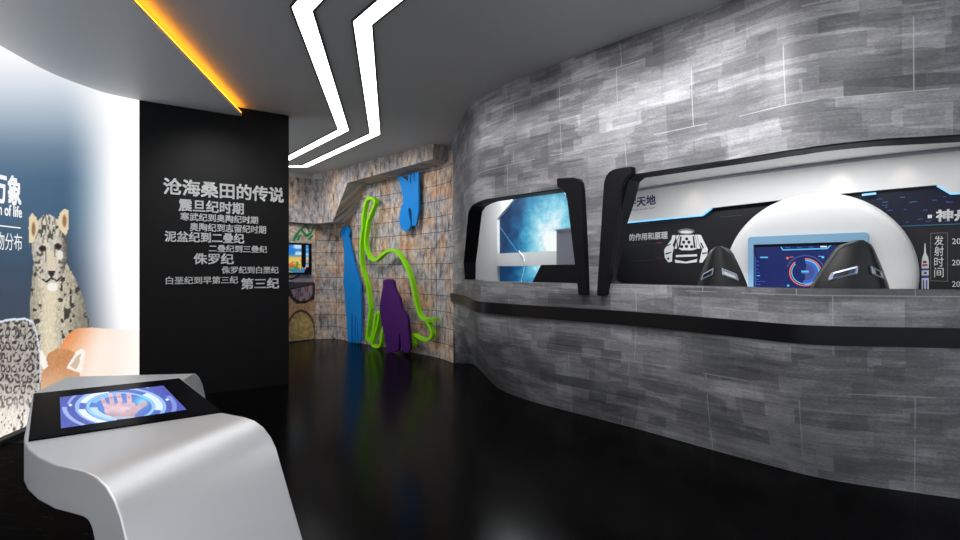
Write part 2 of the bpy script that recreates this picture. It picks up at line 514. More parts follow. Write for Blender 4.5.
def hull_find(px, py):
    k = (px-480)/F; z = 1.4
    for _ in range(25):
        lo, hi = 0.0, 8.5
        for _ in range(40):
            m = (lo+hi)/2; x, y = hull2(m, z)
            if x-k*y < 0: lo = m
            else: hi = m
        z = EYE-(py-270)/F*hull2(lo, z)[1]
    return lo, z
arc = [0.0]
for i in range(1, 90):
    a, b = hull2((i-1)*.1, 1.0), hull2(i*.1, 1.0); arc.append(arc[-1]+math.hypot(b[0]-a[0], b[1]-a[1]))
def run(t):
    i = max(0, min(88, int(t*10))); return arc[i]+(arc[i+1]-arc[i])*(t*10-i)

W1 = [hull_find(*p) for p in [(464.6, 280), (464.8, 262), (469.8, 212), (473, 206.5), (479, 203), (487, 200.3), (530, 194.3), (572, 188.5), (576, 230), (583, 281.5)]]
W2 = [hull_find(*p) for p in [(613, 283), (608.5, 281.5), (607, 278), (618, 222), (630, 180), (635, 175.8), (720, 163), (760, 157), (802, 150.6)]]
W1 = [(W1[0][0], 1.275)]+W1[1:-1]+[(W1[-1][0], 1.275)]
W2 = [(W2[0][0], 1.28)]+W2[1:]+[(6.6, 2.19), (7.2, 2.19), (7.85, 2.19), (7.9, 2.14), (7.9, 1.33), (7.85, 1.28)]
def hdense(poly): return dense(poly, .12)
h1, h2 = hdense(W1), hdense(W2)
grid = []
for i in range(1, 85):
    for z in [.1, .2, .3, .4, .5, .65, .8, .95, 1.1, 1.2, 1.35, 1.5, 1.65, 1.8, 1.95, 2.1, 2.25, 2.4, 2.6, 2.8, 3.0, 3.06, 3.12, 3.17, 3.21, 3.25, 3.28]:
        q = (i*.1+.003, z)
        ok = not inside(*q, h1) and not inside(*q, h2)
        if ok and min(abs(q[0]-p[0])+abs(q[1]-p[1]) for p in h1+h2) > .05: grid.append(q)
edge = [(i*.1, 0.0) for i in range(0, 85)]+[(8.5, .5), (8.5, 1.2), (8.5, 2), (8.5, 3)]+[(i*.1, CEIL) for i in range(85, -1, -1)]+[(0, z) for z in (3.2, 3.1, 2.8, 2.4, 2, 1.6, 1.2, .9, .6, .3)]
p, t = tri(edge, [h1, h2], grid)
hw = mesh('wall_right', [hull(*q) for q in p], t, M['concrete'], uv=[(run(a), b) for a, b in p], smooth=True)
structure(hw, 'curved grey wall of streaked panels with two openings')

def frame(name, loop, label):
    n = len(loop); cx = sum(q[0] for q in loop)/n; cz = sum(q[1] for q in loop)/n
    V, Fc = [], []
    def grow(q, d):
        i = loop.index(q); a, b = loop[i-1], loop[(i+1) % n]
        ka = (run(b[0])-run(a[0])); kz = b[1]-a[1]; l = math.hypot(ka, kz) or 1
        nt, nz = kz/l, -ka/l
        if (q[0]-cx)*nt+(q[1]-cz)*nz < 0: nt, nz = -nt, -nz
        dt = .02/(run(q[0]+.02)-run(q[0]))
        return q[0]+nt*d*dt, q[1]+nz*d
    for q in loop:
        o = grow(q, .012)
        lo = q[1] < 1.284
        V += [hull(*o, -.01), hull(*o, -.012 if lo else .015), hull(*q, -.004 if lo else .015), hull(*q, -.15), hull(*o, -.15)]
    for i in range(n):
        a, b = 5*i, 5*((i+1) % n)
        for k in range(4): Fc.append((a+k, a+k+1, b+k+1, b+k))
    return structure(mesh(name, V, Fc, M['black'], fix=True), label)
frame('window_1', h1, 'black lining of the small opening')
frame('window_2', h2, 'black lining of the long opening')

# black band running along the hull
V, Fc = [], []
for i in range(0, 86):
    t_ = i*.1
    V += [hull(t_, .93, -.01), hull(t_, .93, .022), hull(t_, 1.05, .022), hull(t_, 1.05, -.01)]
for i in range(85):
    a, b = 4*i, 4*i+4
    for k in range(3): Fc.append((a+k, a+k+1, b+k+1, b+k))
structure(mesh('trim_1', V, Fc, M['band'], smooth=True, sharp=40), 'black band along the grey wall below the openings')

def fin(px_pts, label):
    loop = [hull_find(*q) for q in px_pts]
    c = hull(sum(q[0] for q in loop)/len(loop), min(q[1] for q in loop))
    v, f, u = plate(lambda a, b, o: hull(a, b, o), loop, -.03, .06)
    o = mesh('window_bracket', v, f, M['black'], origin=c)
    bv = o.modifiers.new('bevel', 'BEVEL'); bv.width = .008; bv.segments = 2; bv.limit_method = 'ANGLE'; bv.angle_limit = .6
    return setp(o, label=label, category='bracket')
fin([(560.5, 180), (561.5, 179), (577, 178.2), (581.5, 179.5), (584, 183), (585.2, 190), (589.8, 294.5), (582, 294.8), (571, 202), (569, 194), (566, 189.5), (561, 188)],
    'black hooked bracket along the right edge of the small opening')
fin([(635.5, 167.2), (635.5, 175), (631, 178), (627.5, 184), (624, 196), (608.5, 295.5), (600.3, 295.5), (607.5, 184), (609.5, 177), (613, 172.5), (618, 170), (626, 168.3)],
    'black hooked bracket along the left edge of the long opening')

# ------------------------------------------------------------------ floor, ceiling, far walls
def quad(name, pts, m, uv=None): return mesh(name, pts, [tuple(range(len(pts)))], m, uv=uv, fix=False)
structure(quad('floor', [(-6, -4, 0), (8, -4, 0), (8, 12, 0), (-6, 12, 0)], M['floor']))
structure(mesh('ceiling', *boxm((1, 4, CEIL+.05), Vector((1, 0, 0)), Vector((0, 1, 0)), Vector((0, 0, 1)), 14, 16, .1), M['ceil']))
wm = Wall([(-5.2, 8.6), (-4.3, 9.45), (-3.71, 10.05), (-3.38, 10.45), (-3.02, 10.58), (-2.6, 10.22), (-.75, 8.37), (-.60, 8.18), (-.40, 7.80)])
def wallmesh(w, a, b, z0, z1, n, off=0.0):
    V, Fc, U = [], [], []
    for i in range(n+1):
        s = a+(b-a)*i/n
        for z in (z0, z1): V.append(w.p(s, z, off)); U.append((s, z))
    for i in range(n): Fc.append((2*i, 2*i+2, 2*i+3, 2*i+1))
    return V, Fc, U
v, f, u = wallmesh(wm, 0, wm.L, 0, CEIL, 90)
structure(mesh('wall_back', v, f, M['stone'], uv=u, smooth=True), 'stone block wall at the far end')

# rock facing that hangs over the upper part of the stone wall
mw = Wall([(-2.99, 10.6), (-.65, 8.27)])
S = lambda px, py, off: mw.find(px, py, off)
o_ = .36
a0 = S(333, 221, o_)[0]; a1 = S(347.5, 183, o_)[0]; a2 = S(433, 158, o_)[0]
loop = [(a0-.42, 2.32), (a0, 2.32), (a1, 3.0), (a2, 3.07), (a2, CEIL), (a0-.42, CEIL)]
v, f, u = plate(mw.p, loop, -.03, o_)
# run the rock print over the returns as well
uvs = [(a+(.0 if k < len(u)//2 else -.36), b+(.0 if k < len(u)//2 else -.36)) for k, (a, b) in enumerate(u)]
structure(mesh('wall_overhang', v, f, M['rock'], uv=uvs), 'rock facing overhanging the stone wall')
lw = Wall([(-5.0, 8.62), (-4.3, 9.28), (-3.62, 9.98), (-3.3, 10.3), (-3.05, 10.22)])
v, f, u = plate(lw.p, [(0, 2.32), (lw.L, 2.32), (lw.L, CEIL), (0, CEIL)], -.18, 0, step=.25)
structure(mesh('wall_overhang_left', v, f, M['rock'], uv=u), 'rock facing above the printed mural')
v, f, u = plate(lw.p, [(0, 3.195), (lw.L, 3.195), (lw.L, CEIL), (0, CEIL)], .0, .03, step=.25)
structure(mesh('trim_2', v, f, M['pale']), 'pale band under the ceiling above the rock facing')

# printed mural on the left far wall
mur = wm
s0, s1 = .55, wm.find(315, 300, .02)[0]
def fossil(x, y, A, B):
    nz = vnoise(x*.35, y*.3, 1)*.5+vnoise(x*.9, y*.8, 2)*.5
    C = np.zeros(x.shape+(3,))+np.array([196, 182, 166.])
    C += (nz-.5)[..., None]*90
    C = blend(C, sstep(285, 305, y), [176, 140, 104]); C += ((vnoise(x*.6, y*.6, 5)-.5)*50)[..., None]
    for a, b, r in (((294, 240), (297, 234), 1.5), ((297, 234), (301, 229), 1.1), ((301, 229), (308, 224), 1.0), ((308, 224), (316, 222), .9), ((302, 230), (306, 236), 1.2),
                    ((306, 236), (311, 233), 1.3), ((311, 233), (314, 226), 1.0), ((300, 236), (298, 240), 1.1), ((307, 226), (309, 231), 1.0), ((312, 236), (309, 239), 1.2)):
        C = blend(C, capsule(x, y, a, b, r), [28, 132, 84])
    lip1 = pmask(x, y, [(284, 283), (292, 280), (300, 276), (309, 274), (315, 276), (315, 283), (305, 286), (294, 288), (284, 289)])
    C = blend(C, lip1, [150, 140, 150]); C = blend(C, lip1 & (y > 282), [66, 60, 66])
    C = blend(C, pmask(x, y, [(284, 289), (294, 288), (306, 285), (316, 283), (316, 290), (314, 299), (307, 303), (297, 304), (291, 299), (284, 290)]), [30, 24, 26])
    tong = pmask(x, y, [(291, 290), (300, 287.5), (313, 285), (313, 293), (309, 300), (300, 301), (294, 298)])
    C = blend(C, tong, [150, 128, 140]); C = blend(C, tong & (vnoise(x*1.1, y*.2, 9) > .62), [86, 66, 74])
    C = blend(C, capsule(x, y, (285, 279), (293, 279), .9) | capsule(x, y, (293, 279), (299, 275), .8), [30, 24, 24])
    egg = ell(x, y, 301, 333, 14, 22) < 1
    eg = 128+70*vnoise(x*.5, y*.4, 3)+40*(1-ell(x, y, 303, 328, 14, 22))
    C = np.where(egg[..., None], np.stack([eg, eg*.86, eg*.55], -1), C)
    C = blend(C, (np.abs(ell(x, y, 301, 333, 14, 22)-1) < .06), [70, 52, 34])
    return C
fos = thing('printed_mural', 'printed mural of a fossil, dark lips and a stone egg on the far left wall', 'mural', mur.p((s0+s1)/2, .02))
painted('picture', lambda a, b: mur.p(a, b, .022), np.linspace(s0, s1, 90), np.linspace(.02, 2.30, 190), fossil, M['wallprint'], fos)
v, f, u = plate(mur.p, [(s0, .02), (s1, .02), (s1, 2.30), (s0, 2.30)], -.02, .008, step=.09)
mesh('backing_board', v, f, M['printwhite'], fos)

# small screen over that mural
tv = thing('wall_screen', 'small black screen with a bright landscape picture on the printed mural', 'screen', mur.p(mur.find(300, 260, .05)[0], 1.45))
qa = mur.find(311.5, 243.5, .06); qb = mur.find(310.8, 274.5, .06)
sr, zt, zb = qa[0], qa[1], qb[1]; sl = sr-.92
v, f, u = plate(mur.p, [(sl, zb), (sr, zb), (sr, zt), (sl, zt)], .022, .07, step=.2); mesh('bezel', v, f, M['black'], tv)
def land(x, y, A, B):
    t = (B-zb)/(zt-zb); n = vnoise(A*9, B*14, 4); n2 = vnoise(A*22, B*30, 6)
    C = np.zeros(A.shape+(3,))+np.array([30, 120, 205.])
    C = blend(C, sstep(.55, .8, t+n*.25-.1)*0+sstep(.4, .75, n)*(t > .62), [190, 220, 240])
    C = blend(C, sstep(.66, .5, t), [225, 190, 90]); C = blend(C, (t < .48)*(n > .45), [215, 105, 40]); C = blend(C, (t < .42)*(n2 > .55), [60, 130, 60])
    C = blend(C, (t < .2)*(n2 < .5), [40, 120, 190]); C = blend(C, ((A-sr) > -.16)*((B*12) % 1 > .55)*((A-sr) < -.07), [90, 180, 240])
    return C
painted('display', lambda a, b: mur.p(a, b, .072), np.linspace(sl+.03, sr-.05, 50), np.linspace(zb+.04, zt-.04, 30), land, M['screenprint'], tv)

# ------------------------------------------------------------------ painted animal shapes by the stone wall
def Z1(x, y): return 330+x/7.717, 220+y/7.717
def Z2(x, y): return 330+x/6.75, 285+y/6.75
def Z3(x, y): return 385+x/6.36, 155+y/6.36
def cut(name, label, px, off, th, m, holes=(), floor=None, top=None, cat='animal shape'):
    loop = [mw.find(*q, off+th) for q in px]
    if top: loop = [(a, min(b, top)) for a, b in loop]
    if floor is not None:
        zmin = min(q[1] for q in loop); loop = [(a, b-zmin+floor if b < zmin+.10 else b) for a, b in loop] if abs(zmin-floor) < .25 else loop
    hs = [[mw.find(*q, off+th) for q in h] for h in holes]
    v, f, u = plate(mw.p, loop, off, off+th, hs)
    s = sum(q[0] for q in loop)/len(loop)
    return setp(mesh(name, v, f, m, origin=mw.p(s, min(q[1] for q in loop), off)), label=label, category=cat)
cut('giraffe_shape', 'tall sky blue long-necked animal cutout standing at the stone wall', [Z1(*q) for q in
    ((95, 52), (112, 44), (132, 48), (145, 72), (151, 100), (140, 126), (150, 160), (160, 205), (172, 270), (187, 335), (200, 385), (216, 432), (230, 480), (238, 520))]
    + [Z2(*q) for q in ((206, 30), (208, 90), (209, 160), (210, 250), (207, 376), (196, 384), (194, 384), (189, 240), (186, 240), (185, 388), (175, 389), (172, 205), (167, 205), (165, 388), (155, 388), (152, 190), (147, 190), (143, 386), (122, 382), (117, 330), (112, 250), (106, 150), (100, 60), (95, 10))]
    + [Z1(*q) for q in ((106, 520), (100, 480), (104, 445), (108, 400), (110, 330), (108, 260), (104, 200), (99, 150), (93, 122), (82, 112), (76, 95), (84, 82), (90, 68))],
    .03, .035, M['blue'], floor=.004)
cut('mammoth_shape', 'dark purple humped animal cutout standing on the floor by the stone wall', [Z1(*q) for q in
    ((408, 485), (415, 465), (440, 455), (475, 458), (488, 478), (494, 510), (500, 530))]
    + [Z2(*q) for q in ((432, 12), (440, 32), (452, 58), (466, 85), (474, 120), (482, 155), (500, 186), (518, 208), (524, 240), (526, 285), (534, 350), (541, 425), (530, 452), (510, 458), (494, 452), (484, 440), (472, 330), (467, 330), (462, 440), (443, 446), (437, 500), (405, 502), (386, 455), (374, 405), (366, 330), (354, 282), (345, 240), (335, 180), (337, 130), (344, 80), (354, 30), (358, 8))], .19, .05, M['purple'], floor=.004)
gp = [Z2(555, 428), Z2(561, 400), Z2(550, 350), Z2(566, 346), Z2(600, 366), Z2(640, 380), Z2(670, 366), Z2(683, 332), Z2(668, 285), Z2(652, 250), Z2(712, 234)]
gq = [Z2(712, 232), Z2(650, 234), Z2(622, 228), Z2(600, 200), Z2(585, 160), Z2(566, 75), Z2(552, 5)]
gq += [Z1(*q) for q in ((620, 460), (595, 390), (560, 318), (525, 262), (490, 236), (440, 238), (400, 265), (365, 298), (335, 310), (305, 295), (285, 260), (270, 210), (266, 150), (275, 80), (288, 0))]
gq += [(280+x/4.5, 130+y/4.5) for x, y in ((400, 390), (415, 352), (424, 330), (420, 312), (405, 306), (388, 314), (378, 345), (370, 400))]
gq += [Z1(*q) for q in ((248, 50), (238, 130), (231, 200), (234, 300), (242, 370), (260, 430), (275, 480))]
gq += [Z2(*q) for q in ((248, 10), (256, 70), (266, 140), (266, 170), (257, 260), (246, 340), (246, 374), (260, 386), (280, 368), (294, 280), (305, 205), (315, 185), (325, 205), (316, 270), (296, 350), (280, 398), (286, 424), (320, 432), (336, 410), (346, 350), (352, 300))]
go, gt = .08, .08
line = smooth_line([mw.find(*q, go+gt) for q in gp], 4), smooth_line([mw.find(*q, go+gt) for q in gq], 4)
zmin = min(q[1] for l in line for q in l)
ms = [ribbon(mw.p, l, .05, go, go+gt) for l in line]
dz = max(0, .032-zmin)
v, f, u = join(*ms)
v = [Vector((q.x, q.y, q.z+dz*max(0, 1-q.z/.6))) for q in v]
setp(mesh('dinosaur_outline', v, f, M['green'], origin=mw.p(mw.find(395, 345, go)[0], 0, go)), label='lime green open outline of a long-necked dinosaur at the stone wall', category='animal shape')
cut('horse_shape', 'bright blue upside-down animal cutout hanging high under the rock overhang', [Z3(*q) for q in
    ((76, 98), (98, 84), (160, 82), (220, 76), (228, 92), (214, 108), (212, 200), (214, 350), (205, 400), (196, 446), (184, 452), (170, 448), (172, 400), (168, 355), (158, 334), (149, 345), (151, 380), (160, 420), (163, 450), (150, 478), (126, 487), (104, 468), (90, 432), (90, 395), (98, 355), (102, 320), (112, 316), (114, 285), (106, 230), (90, 165), (76, 125))
    ], .06, .035, M['blue'], top=3.0, holes=[[Z3(96, 128), Z3(146, 122), Z3(146, 166)], [Z3(160, 112), Z3(165, 112), Z3(165, 180), Z3(160, 180)], [Z3(182, 110), Z3(187, 110), Z3(187, 170), Z3(182, 170)]])

# ------------------------------------------------------------------ black partition with raised lettering
PA, PB = Vector((-3.62, 5.5, 0)), Vector((-2.352, 6.4, 0))
pw = Wall([(PA.x, PA.y), (PB.x, PB.y)])
part = thing('partition_panel', 'tall matt black partition with white raised text lines', 'partition', pw.p(pw.L/2, 0))
v, f, u = plate(pw.p, [(-.25, 0), (pw.L, 0), (pw.L, CEIL), (-.25, CEIL)], -.12, 0)
mesh('panel', v, f, M['panel'], part)
for body, x0, y0, x1, y1, h in (('沧海桑田的传说', 163.7, 186, 283.5, 195, 15.2), ('震旦纪时期', 179, 205, 243.6, 208.4, 11.6), ('寒武纪到奥陶纪时期', 180.5, 216.5, 258, 220, 7.6),
        ('奥陶纪到志留纪时期', 190, 227, 266, 229.5, 7.8), ('泥盆纪到二叠纪', 165, 236.4, 244, 238.4, 10), ('二叠纪到三叠纪', 209, 248.6, 267, 249, 6.8), ('侏罗纪', 194, 258.7, 233.5, 259, 10.4),
        ('侏罗纪到白垩纪', 222, 270, 278.5, 270, 6.9), ('白垩纪到早第三纪', 166, 280, 238, 280.4, 7.4), ('第三纪', 241.5, 283.6, 279, 283.3, 10.6)):
    A, B = pw.find(x0, y0, .02), pw.find(x1, y1, .02)
    d = pw.p((A[0]+B[0])/2, 0).y
    lettering(pw, body, A[0], B[0], (A[1]+B[1])/2, h*d/F, M['letter'], part, 'text_line', .001, .02, .018 if h > 9 else .012)
# ------------------------------------------------------------------ backlit mural wall and soffit on the left
bw = Wall([(-2.2, 1.2), (-3.0, 2.35), (-3.62, 3.45), (-3.84, 4.16), (-3.91, 4.73), (-3.82, 5.23), (-3.608, 5.507)])
v, f, u = wallmesh(bw, -1.0, bw.L-.01, 0, CEIL, 60, -.06)
structure(mesh('wall_left', v, f, M['plain'], smooth=True), 'wall behind the backlit animal picture')
bm_ = thing('backlit_picture', 'glowing wall picture of a snow leopard and other wild animals fading to white', 'picture', bw.p(bw.L*.6, .06))
v, f, u = plate(bw.p, [(.1, .06), (bw.L-.02, .06), (bw.L-.02, SOFF-.002), (.1, SOFF-.002)], -.055, -.022, step=.12)
mesh('light_box', v, f, M['whitematt'], bm_)
stops_y = [30, 55, 85, 120, 150, 180, 220, 270, 330, 420]
stops_c = np.array([[252, 252, 253], [244, 246, 249], [212, 219, 227], [158, 174, 189], [104, 128, 150], [70, 100, 128], [62, 92, 118], [55, 74, 95], [58, 68, 84], [90, 95, 100]], float)
def animals(x, y, A, B):
    C = np.stack([np.interp(y, stops_y, stops_c[:, i]) for i in range(3)], -1)
    fade = sstep(62, 120, x+np.clip(y-250, 0, 200)*-.10+np.clip(130-y, 0, 90)*.12)
    C = blend(C, fade, [255, 255, 255])
    fn = vnoise(x*.9, y*.35, 1)*.5+vnoise(x*1.7, y*.7, 2)*.5
    # sitting snow leopard
    body = pmask(x, y, [(34, 258), (32, 280), (30, 300), (30, 325), (33, 350), (38, 380), (92, 385), (91, 345), (88, 318), (83, 297), (76, 280), (67, 264)])
    tone = 196-70*sstep(58, 88, x)-48*sstep(42, 30, x)+(fn-.5)*90
    fur = np.stack([tone, tone*.955, tone*.85], -1)
    C = np.where(body[..., None], fur, C)
    sp = (vnoise(x*.34+3, y*.19, 11) > .66)&(vnoise(x*.6, y*.4, 12) > .26)
    C = blend(C, body & sp & (np.abs(x-51) > 6+.1*(y-290)), [62, 58, 56])
    C = blend(C, body*sstep(9, 3, np.abs(x-(50-.02*(y-300))))*(y > 285)*.55, [232, 220, 186])
    head = pmask(x, y, [(31.5, 243), (32, 252), (34, 264), (37, 274), (43, 283), (50, 288), (57, 286), (63, 275), (66.5, 262), (67.5, 248), (66.5, 236), (62, 224), (56, 218), (50, 214.5), (43, 215), (38, 221), (34, 232)])
    tone = 196-95*sstep(57, 67, x)-26*sstep(40, 32, x)+(fn-.5)*75
    C = np.where(head[..., None], np.stack([tone, tone*.97, tone*.90], -1), C)
    fl = (vnoise((x-49)*.9/(1+(y-214)*.006)+50, y*.22, 21) > .60)&(y < 243)
    C = blend(C, head & fl, [84, 78, 72])
    C = blend(C, head&(vnoise(x*.45, y*.4, 22) > .68)&(y > 250)&(np.abs(x-51) > 8), [96, 88, 82])
    for ear, inn in (([(29.5, 243), (28.5, 228), (29.5, 217), (32, 213), (36, 217), (39, 225), (37, 234), (33, 243)], (33.5, 229, 2.6, 9)),
                     ([(57, 222), (60, 213), (64, 208.6), (68, 210), (69, 220), (68.5, 228), (66, 236), (62, 232), (59, 228)], (64.5, 221, 2.8, 8))):
        e = pmask(x, y, ear); C = blend(C, e, [222, 205, 172]); C = blend(C, e*sstep(1.0, .5, ell(x, y, *inn)), [148, 108, 78])
    for cx, cy, r in ((42.5, 248.5, -1), (58, 246.5, 1)):
        C = blend(C, ell(x, y, cx, cy, 3.8, 3.2) < 1, [60, 54, 48]); C = blend(C, ell(x, y, cx, cy, 1.9, 1.6) < 1, [20, 18, 18])
        C = blend(C, capsule(x, y, (cx+3.2*-r, cy+2), (cx+3.4*-r, cy+13), .7), [92, 86, 80])
    C = blend(C, head & (ell(x, y, 60, 255, 3, 5) < 1), [226, 220, 210])
    C = blend(C, head & (ell(x, y, 51, 262, 4.2, 12) < 1), [214, 200, 178])
    C = blend(C, pmask(x, y, [(47.5, 271), (55.5, 271), (53.5, 276), (51.5, 278), (49.5, 276)]), [44, 38, 38])
    for a, b in (((51.5, 278), (46, 282)), ((51.5, 278), (57, 281)), ((46, 282), (43, 279)), ((57, 281), (61, 277))): C = blend(C, capsule(x, y, a, b, .9), [50, 44, 44])
    C = blend(C, ell(x, y, 52.5, 287, 5.5, 4.5) < 1, [238, 234, 228])
    # red-brown animal in front
    back = pmask(x, y, [(46, 400), (48, 372), (54, 356), (60, 347), (66, 337), (72, 331), (78, 328.5), (90, 327.5), (110, 329), (140, 331), (140, 420), (46, 420)])
    oc = np.zeros(x.shape+(3,))+np.array([222, 132, 72.]); oc += ((fn-.5)*26)[..., None]
    oc = blend(oc, sstep(330, 352, y)*.35, [248, 190, 140]); oc = blend(oc, sstep(62, 108, x+(y-330)*.30)*.86+sstep(108, 140, x)*.13, [255, 246, 240])
    C = np.where(back[..., None], oc, C)
    hd = pmask(x, y, [(40, 410), (41, 380), (43, 364), (49, 353), (57, 348.5), (66, 349), (74, 352), (80, 362), (80, 390), (74, 420)])
    hc = np.zeros(x.shape+(3,))+np.array([198, 140, 96.]); hc += ((fn-.5)*40)[..., None]; hc = blend(hc, sstep(362, 386, y)*.6, [226, 192, 160])
    C = np.where(hd[..., None], hc, C)
    for e in ([(39.5, 352), (42, 350), (46, 358), (48, 366), (44, 370), (41, 366)], [(66.5, 368), (71, 360), (77, 351), (82, 348.5), (85.5, 351), (84, 362), (82, 374), (75, 371)]): C = blend(C, pmask(x, y, e), [246, 238, 228])
    C = blend(C, pmask(x, y, [(70, 366), (77, 356), (81, 353), (79, 364), (76, 370)]), [206, 186, 164])
    # spotted back at the left edge
    lb = pmask(x, y, [(-60, 330), (-20, 322), (0, 320.5), (12, 318.5), (25, 317.8), (33, 321), (37, 332), (40, 350), (41, 372), (39, 392), (35, 408), (30, 430), (-60, 470)])
    rim = lb & ~pmask(x, y-2.2, [(-60, 330), (-20, 322), (0, 320.5), (12, 318.5), (25, 317.8), (33, 321), (36, 332), (39, 350), (40, 372), (38, 392), (34, 408), (29, 430), (-60, 470)])
    tone = 172+(fn-.5)*70+sstep(375, 420, y)*66
    C = np.where(lb[..., None], np.stack([tone, tone*.965, tone*.92], -1), C)
    cx_, cy_ = x*.135+vnoise(x*.1, y*.1, 7)*.7, y*.085+vnoise(x*.08, y*.09, 8)*.5
    jx, jy = cx_-np.floor(cx_)-.5, cy_-np.floor(cy_)-.5; rr = np.hypot(jx, jy)
    ros = (rr > .22)&(rr < .44)&(vnoise(x*.45, y*.35, 13) > .36)&(y < 408)
    C = blend(C, lb*ros*(1-.6*sstep(380, 410, y)), [52, 50, 52]); C = blend(C, lb*(vnoise(x*.7, y*.28, 14) > .76), [90, 86, 86])
    C = blend(C, rim, [214, 222, 236])
    return C
painted('picture', lambda a, b: bw.p(a, b, .0), np.linspace(.1, bw.L, 430), np.linspace(.06, SOFF-.002, 520), animals, M['muralprint'], bm_)
def mtext(body, xr, y0, y1, n_em, bold, ar=None):
    (sa, za), (sb, zb_) = bw.find(xr, y0), bw.find(xr, y1); h = za-zb_
    lettering(bw, body, sa-n_em*h, sa, (za+zb_)/2, h, M['letterlit'], bm_, 'lettering', .004, 0, bold)
mtext('生命万象', 20.5, 178, 206, 2.75, .03)
mtext('Kingdom of life', 21.3, 207, 221, 4.6, .02)
mtext('动物分布', 21.5, 234, 251, 2.75, .0)
a = bw.find(20, 228)
v, f, u = plate(bw.p, [(a[0]-.9, a[1]-.005), (a[0], a[1]-.005), (a[0], a[1]+.005), (a[0]-.9, a[1]+.005)], .001, .005, step=.2); mesh('rule_line', v, f, M['letterlit'], bm_)
# soffit plate
e0, e1 = on_z(130, 0, SOFF), on_z(242, 116.2, SOFF)
ed = (e0-e1).normalized(); near = e1+ed*5.6
outl = [(e1.x, e1.y)]+[(near.x, near.y), (-3.2, .3)]+[(bw.p(s, 0, -.1).x, bw.p(s, 0, -.1).y) for s in np.linspace(0, bw.L, 30)]+[(PA.x-.1, PA.y+.02)]
v, f, u = plate(lambda a_, b_, o: Vector((a_, b_, SOFF+o)), outl, 0, .03)
structure(mesh('ceiling_soffit', v, f, M['soffit']), 'lower pale ceiling over the backlit picture')
nrm = Vector((-ed.y, ed.x, 0)); nrm = nrm if nrm.x > 0 else -nrm
led = thing('cove_light', 'amber light strip along the edge of the low ceiling', 'light strip', e1)
v, f = boxm((e1+near)/2-nrm*.022+Vector((0, 0, .040)), ed, nrm, Vector((0, 0, 1)), (near-e1).length, .03, .012); mesh('diffuser', v, f, M['ledorange'], led)
v, f = boxm((e1+near)/2-nrm*.034+Vector((0, 0, .032)), ed, nrm, Vector((0, 0, 1)), (near-e1).length, .06, .010); mesh('channel', v, f, M['black'], led)

# ------------------------------------------------------------------ ceiling strip lights
def strip(pts, label):
    def side(o):
        out = []
        for i, p_ in enumerate(pts):
            p_ = Vector(p_); a_ = Vector(pts[max(0, i-1)]); b_ = Vector(pts[min(len(pts)-1, i+1)])
            d1 = (p_-a_).normalized() if i else (b_-p_).normalized(); d2 = (b_-p_).normalized() if i < len(pts)-1 else d1
            n1, n2 = Vector((-d1.y, d1.x)), Vector((-d2.y, d2.x)); m_ = (n1+n2).normalized()
            out.append(p_+m_*(o/max(.3, m_.dot(n1))))
        return out
    def band(w0, w1, z0, z1):
        A_, B_ = side(w0), side(w1); V, Fc = [], []
        for a_, b_ in zip(A_, B_): V += [(a_.x, a_.y, z0), (b_.x, b_.y, z0), (b_.x, b_.y, z1), (a_.x, a_.y, z1)]
        n = len(A_)
        for i in range(n-1):
            for k in range(4): Fc.append((4*i+k, 4*i+(k+1) % 4, 4*i+4+(k+1) % 4, 4*i+4+k))
        Fc += [(0, 1, 2, 3), tuple(4*(n-1)+k for k in range(4))]
        return V, Fc
    o = thing('strip_light', label, 'ceiling light', (pts[1][0], pts[1][1], CEIL), 'zigzag strip lights')
    mesh('diffuser', *band(-.068, .068, CEIL-.006, CEIL-.001), M['ledwhite'], o)
    v, f, u = join(band(.068, .084, CEIL-.010, CEIL-.0005), band(-.084, -.068, CEIL-.010, CEIL-.0005)); mesh('frame', v, f, M['lip'], o)
strip([(-3.55, 9.2), (-1.845, 7.03), (-1.29, 3.77), (.1, 2.03), (-.35, -1.2)], 'zigzag white strip light on the ceiling, the left one')
strip([(-4.3, 9.55), (-3.20, 9.5), (-1.46, 7.235), (-.90, 3.985), (.62, 2.08), (.2, -1.2)], 'zigzag white strip light on the ceiling, nearer the grey wall')

# ------------------------------------------------------------------ steel console
secs = []
Lb, Rb = on_z(67, 377, .9), on_z(192, 374, .9)
wb = (Rb-Lb).normalized(); bk = Vector((-wb.y, wb.x, 0)); bk = bk if bk.y > 0 else -bk
for s, z in ((.36, 0.0), (.26, .40), (.16, .76), (.13, .82), (.09, .865), (.045, .893)):
    d = bk*s+Vector((0, 0, z-.9)); secs.append((Lb+d, Rb+d))
for l, r in (((67, 377), (192, 374)), ((33.2, 393), (183, 379.5)), ((24.2, 436), (217, 408)), ((24, 442), (222, 412.6)), ((28, 449), (224, 413)), ((38, 457), (226, 413.5)), ((55, 464.5), (229, 414)), ((84, 471), (245, 417))):
    secs.append((on_z(*l, .9), on_z(*r, .9)))
L4, R4 = on_z(84, 471, .9), on_z(245, 417, .9)
fw = Vector((.92, -.39, 0)).normalized()
for s, z in ((.045, .893), (.085, .875), (.118, .845), (.14, .812), (.16, .76), (.248, .538), (.46, 0.0)):
    d = fw*s+Vector((0, 0, z-.9)); secs.append((L4+d, R4+d))
n = len(secs); TH = .115
V, inn = [], []
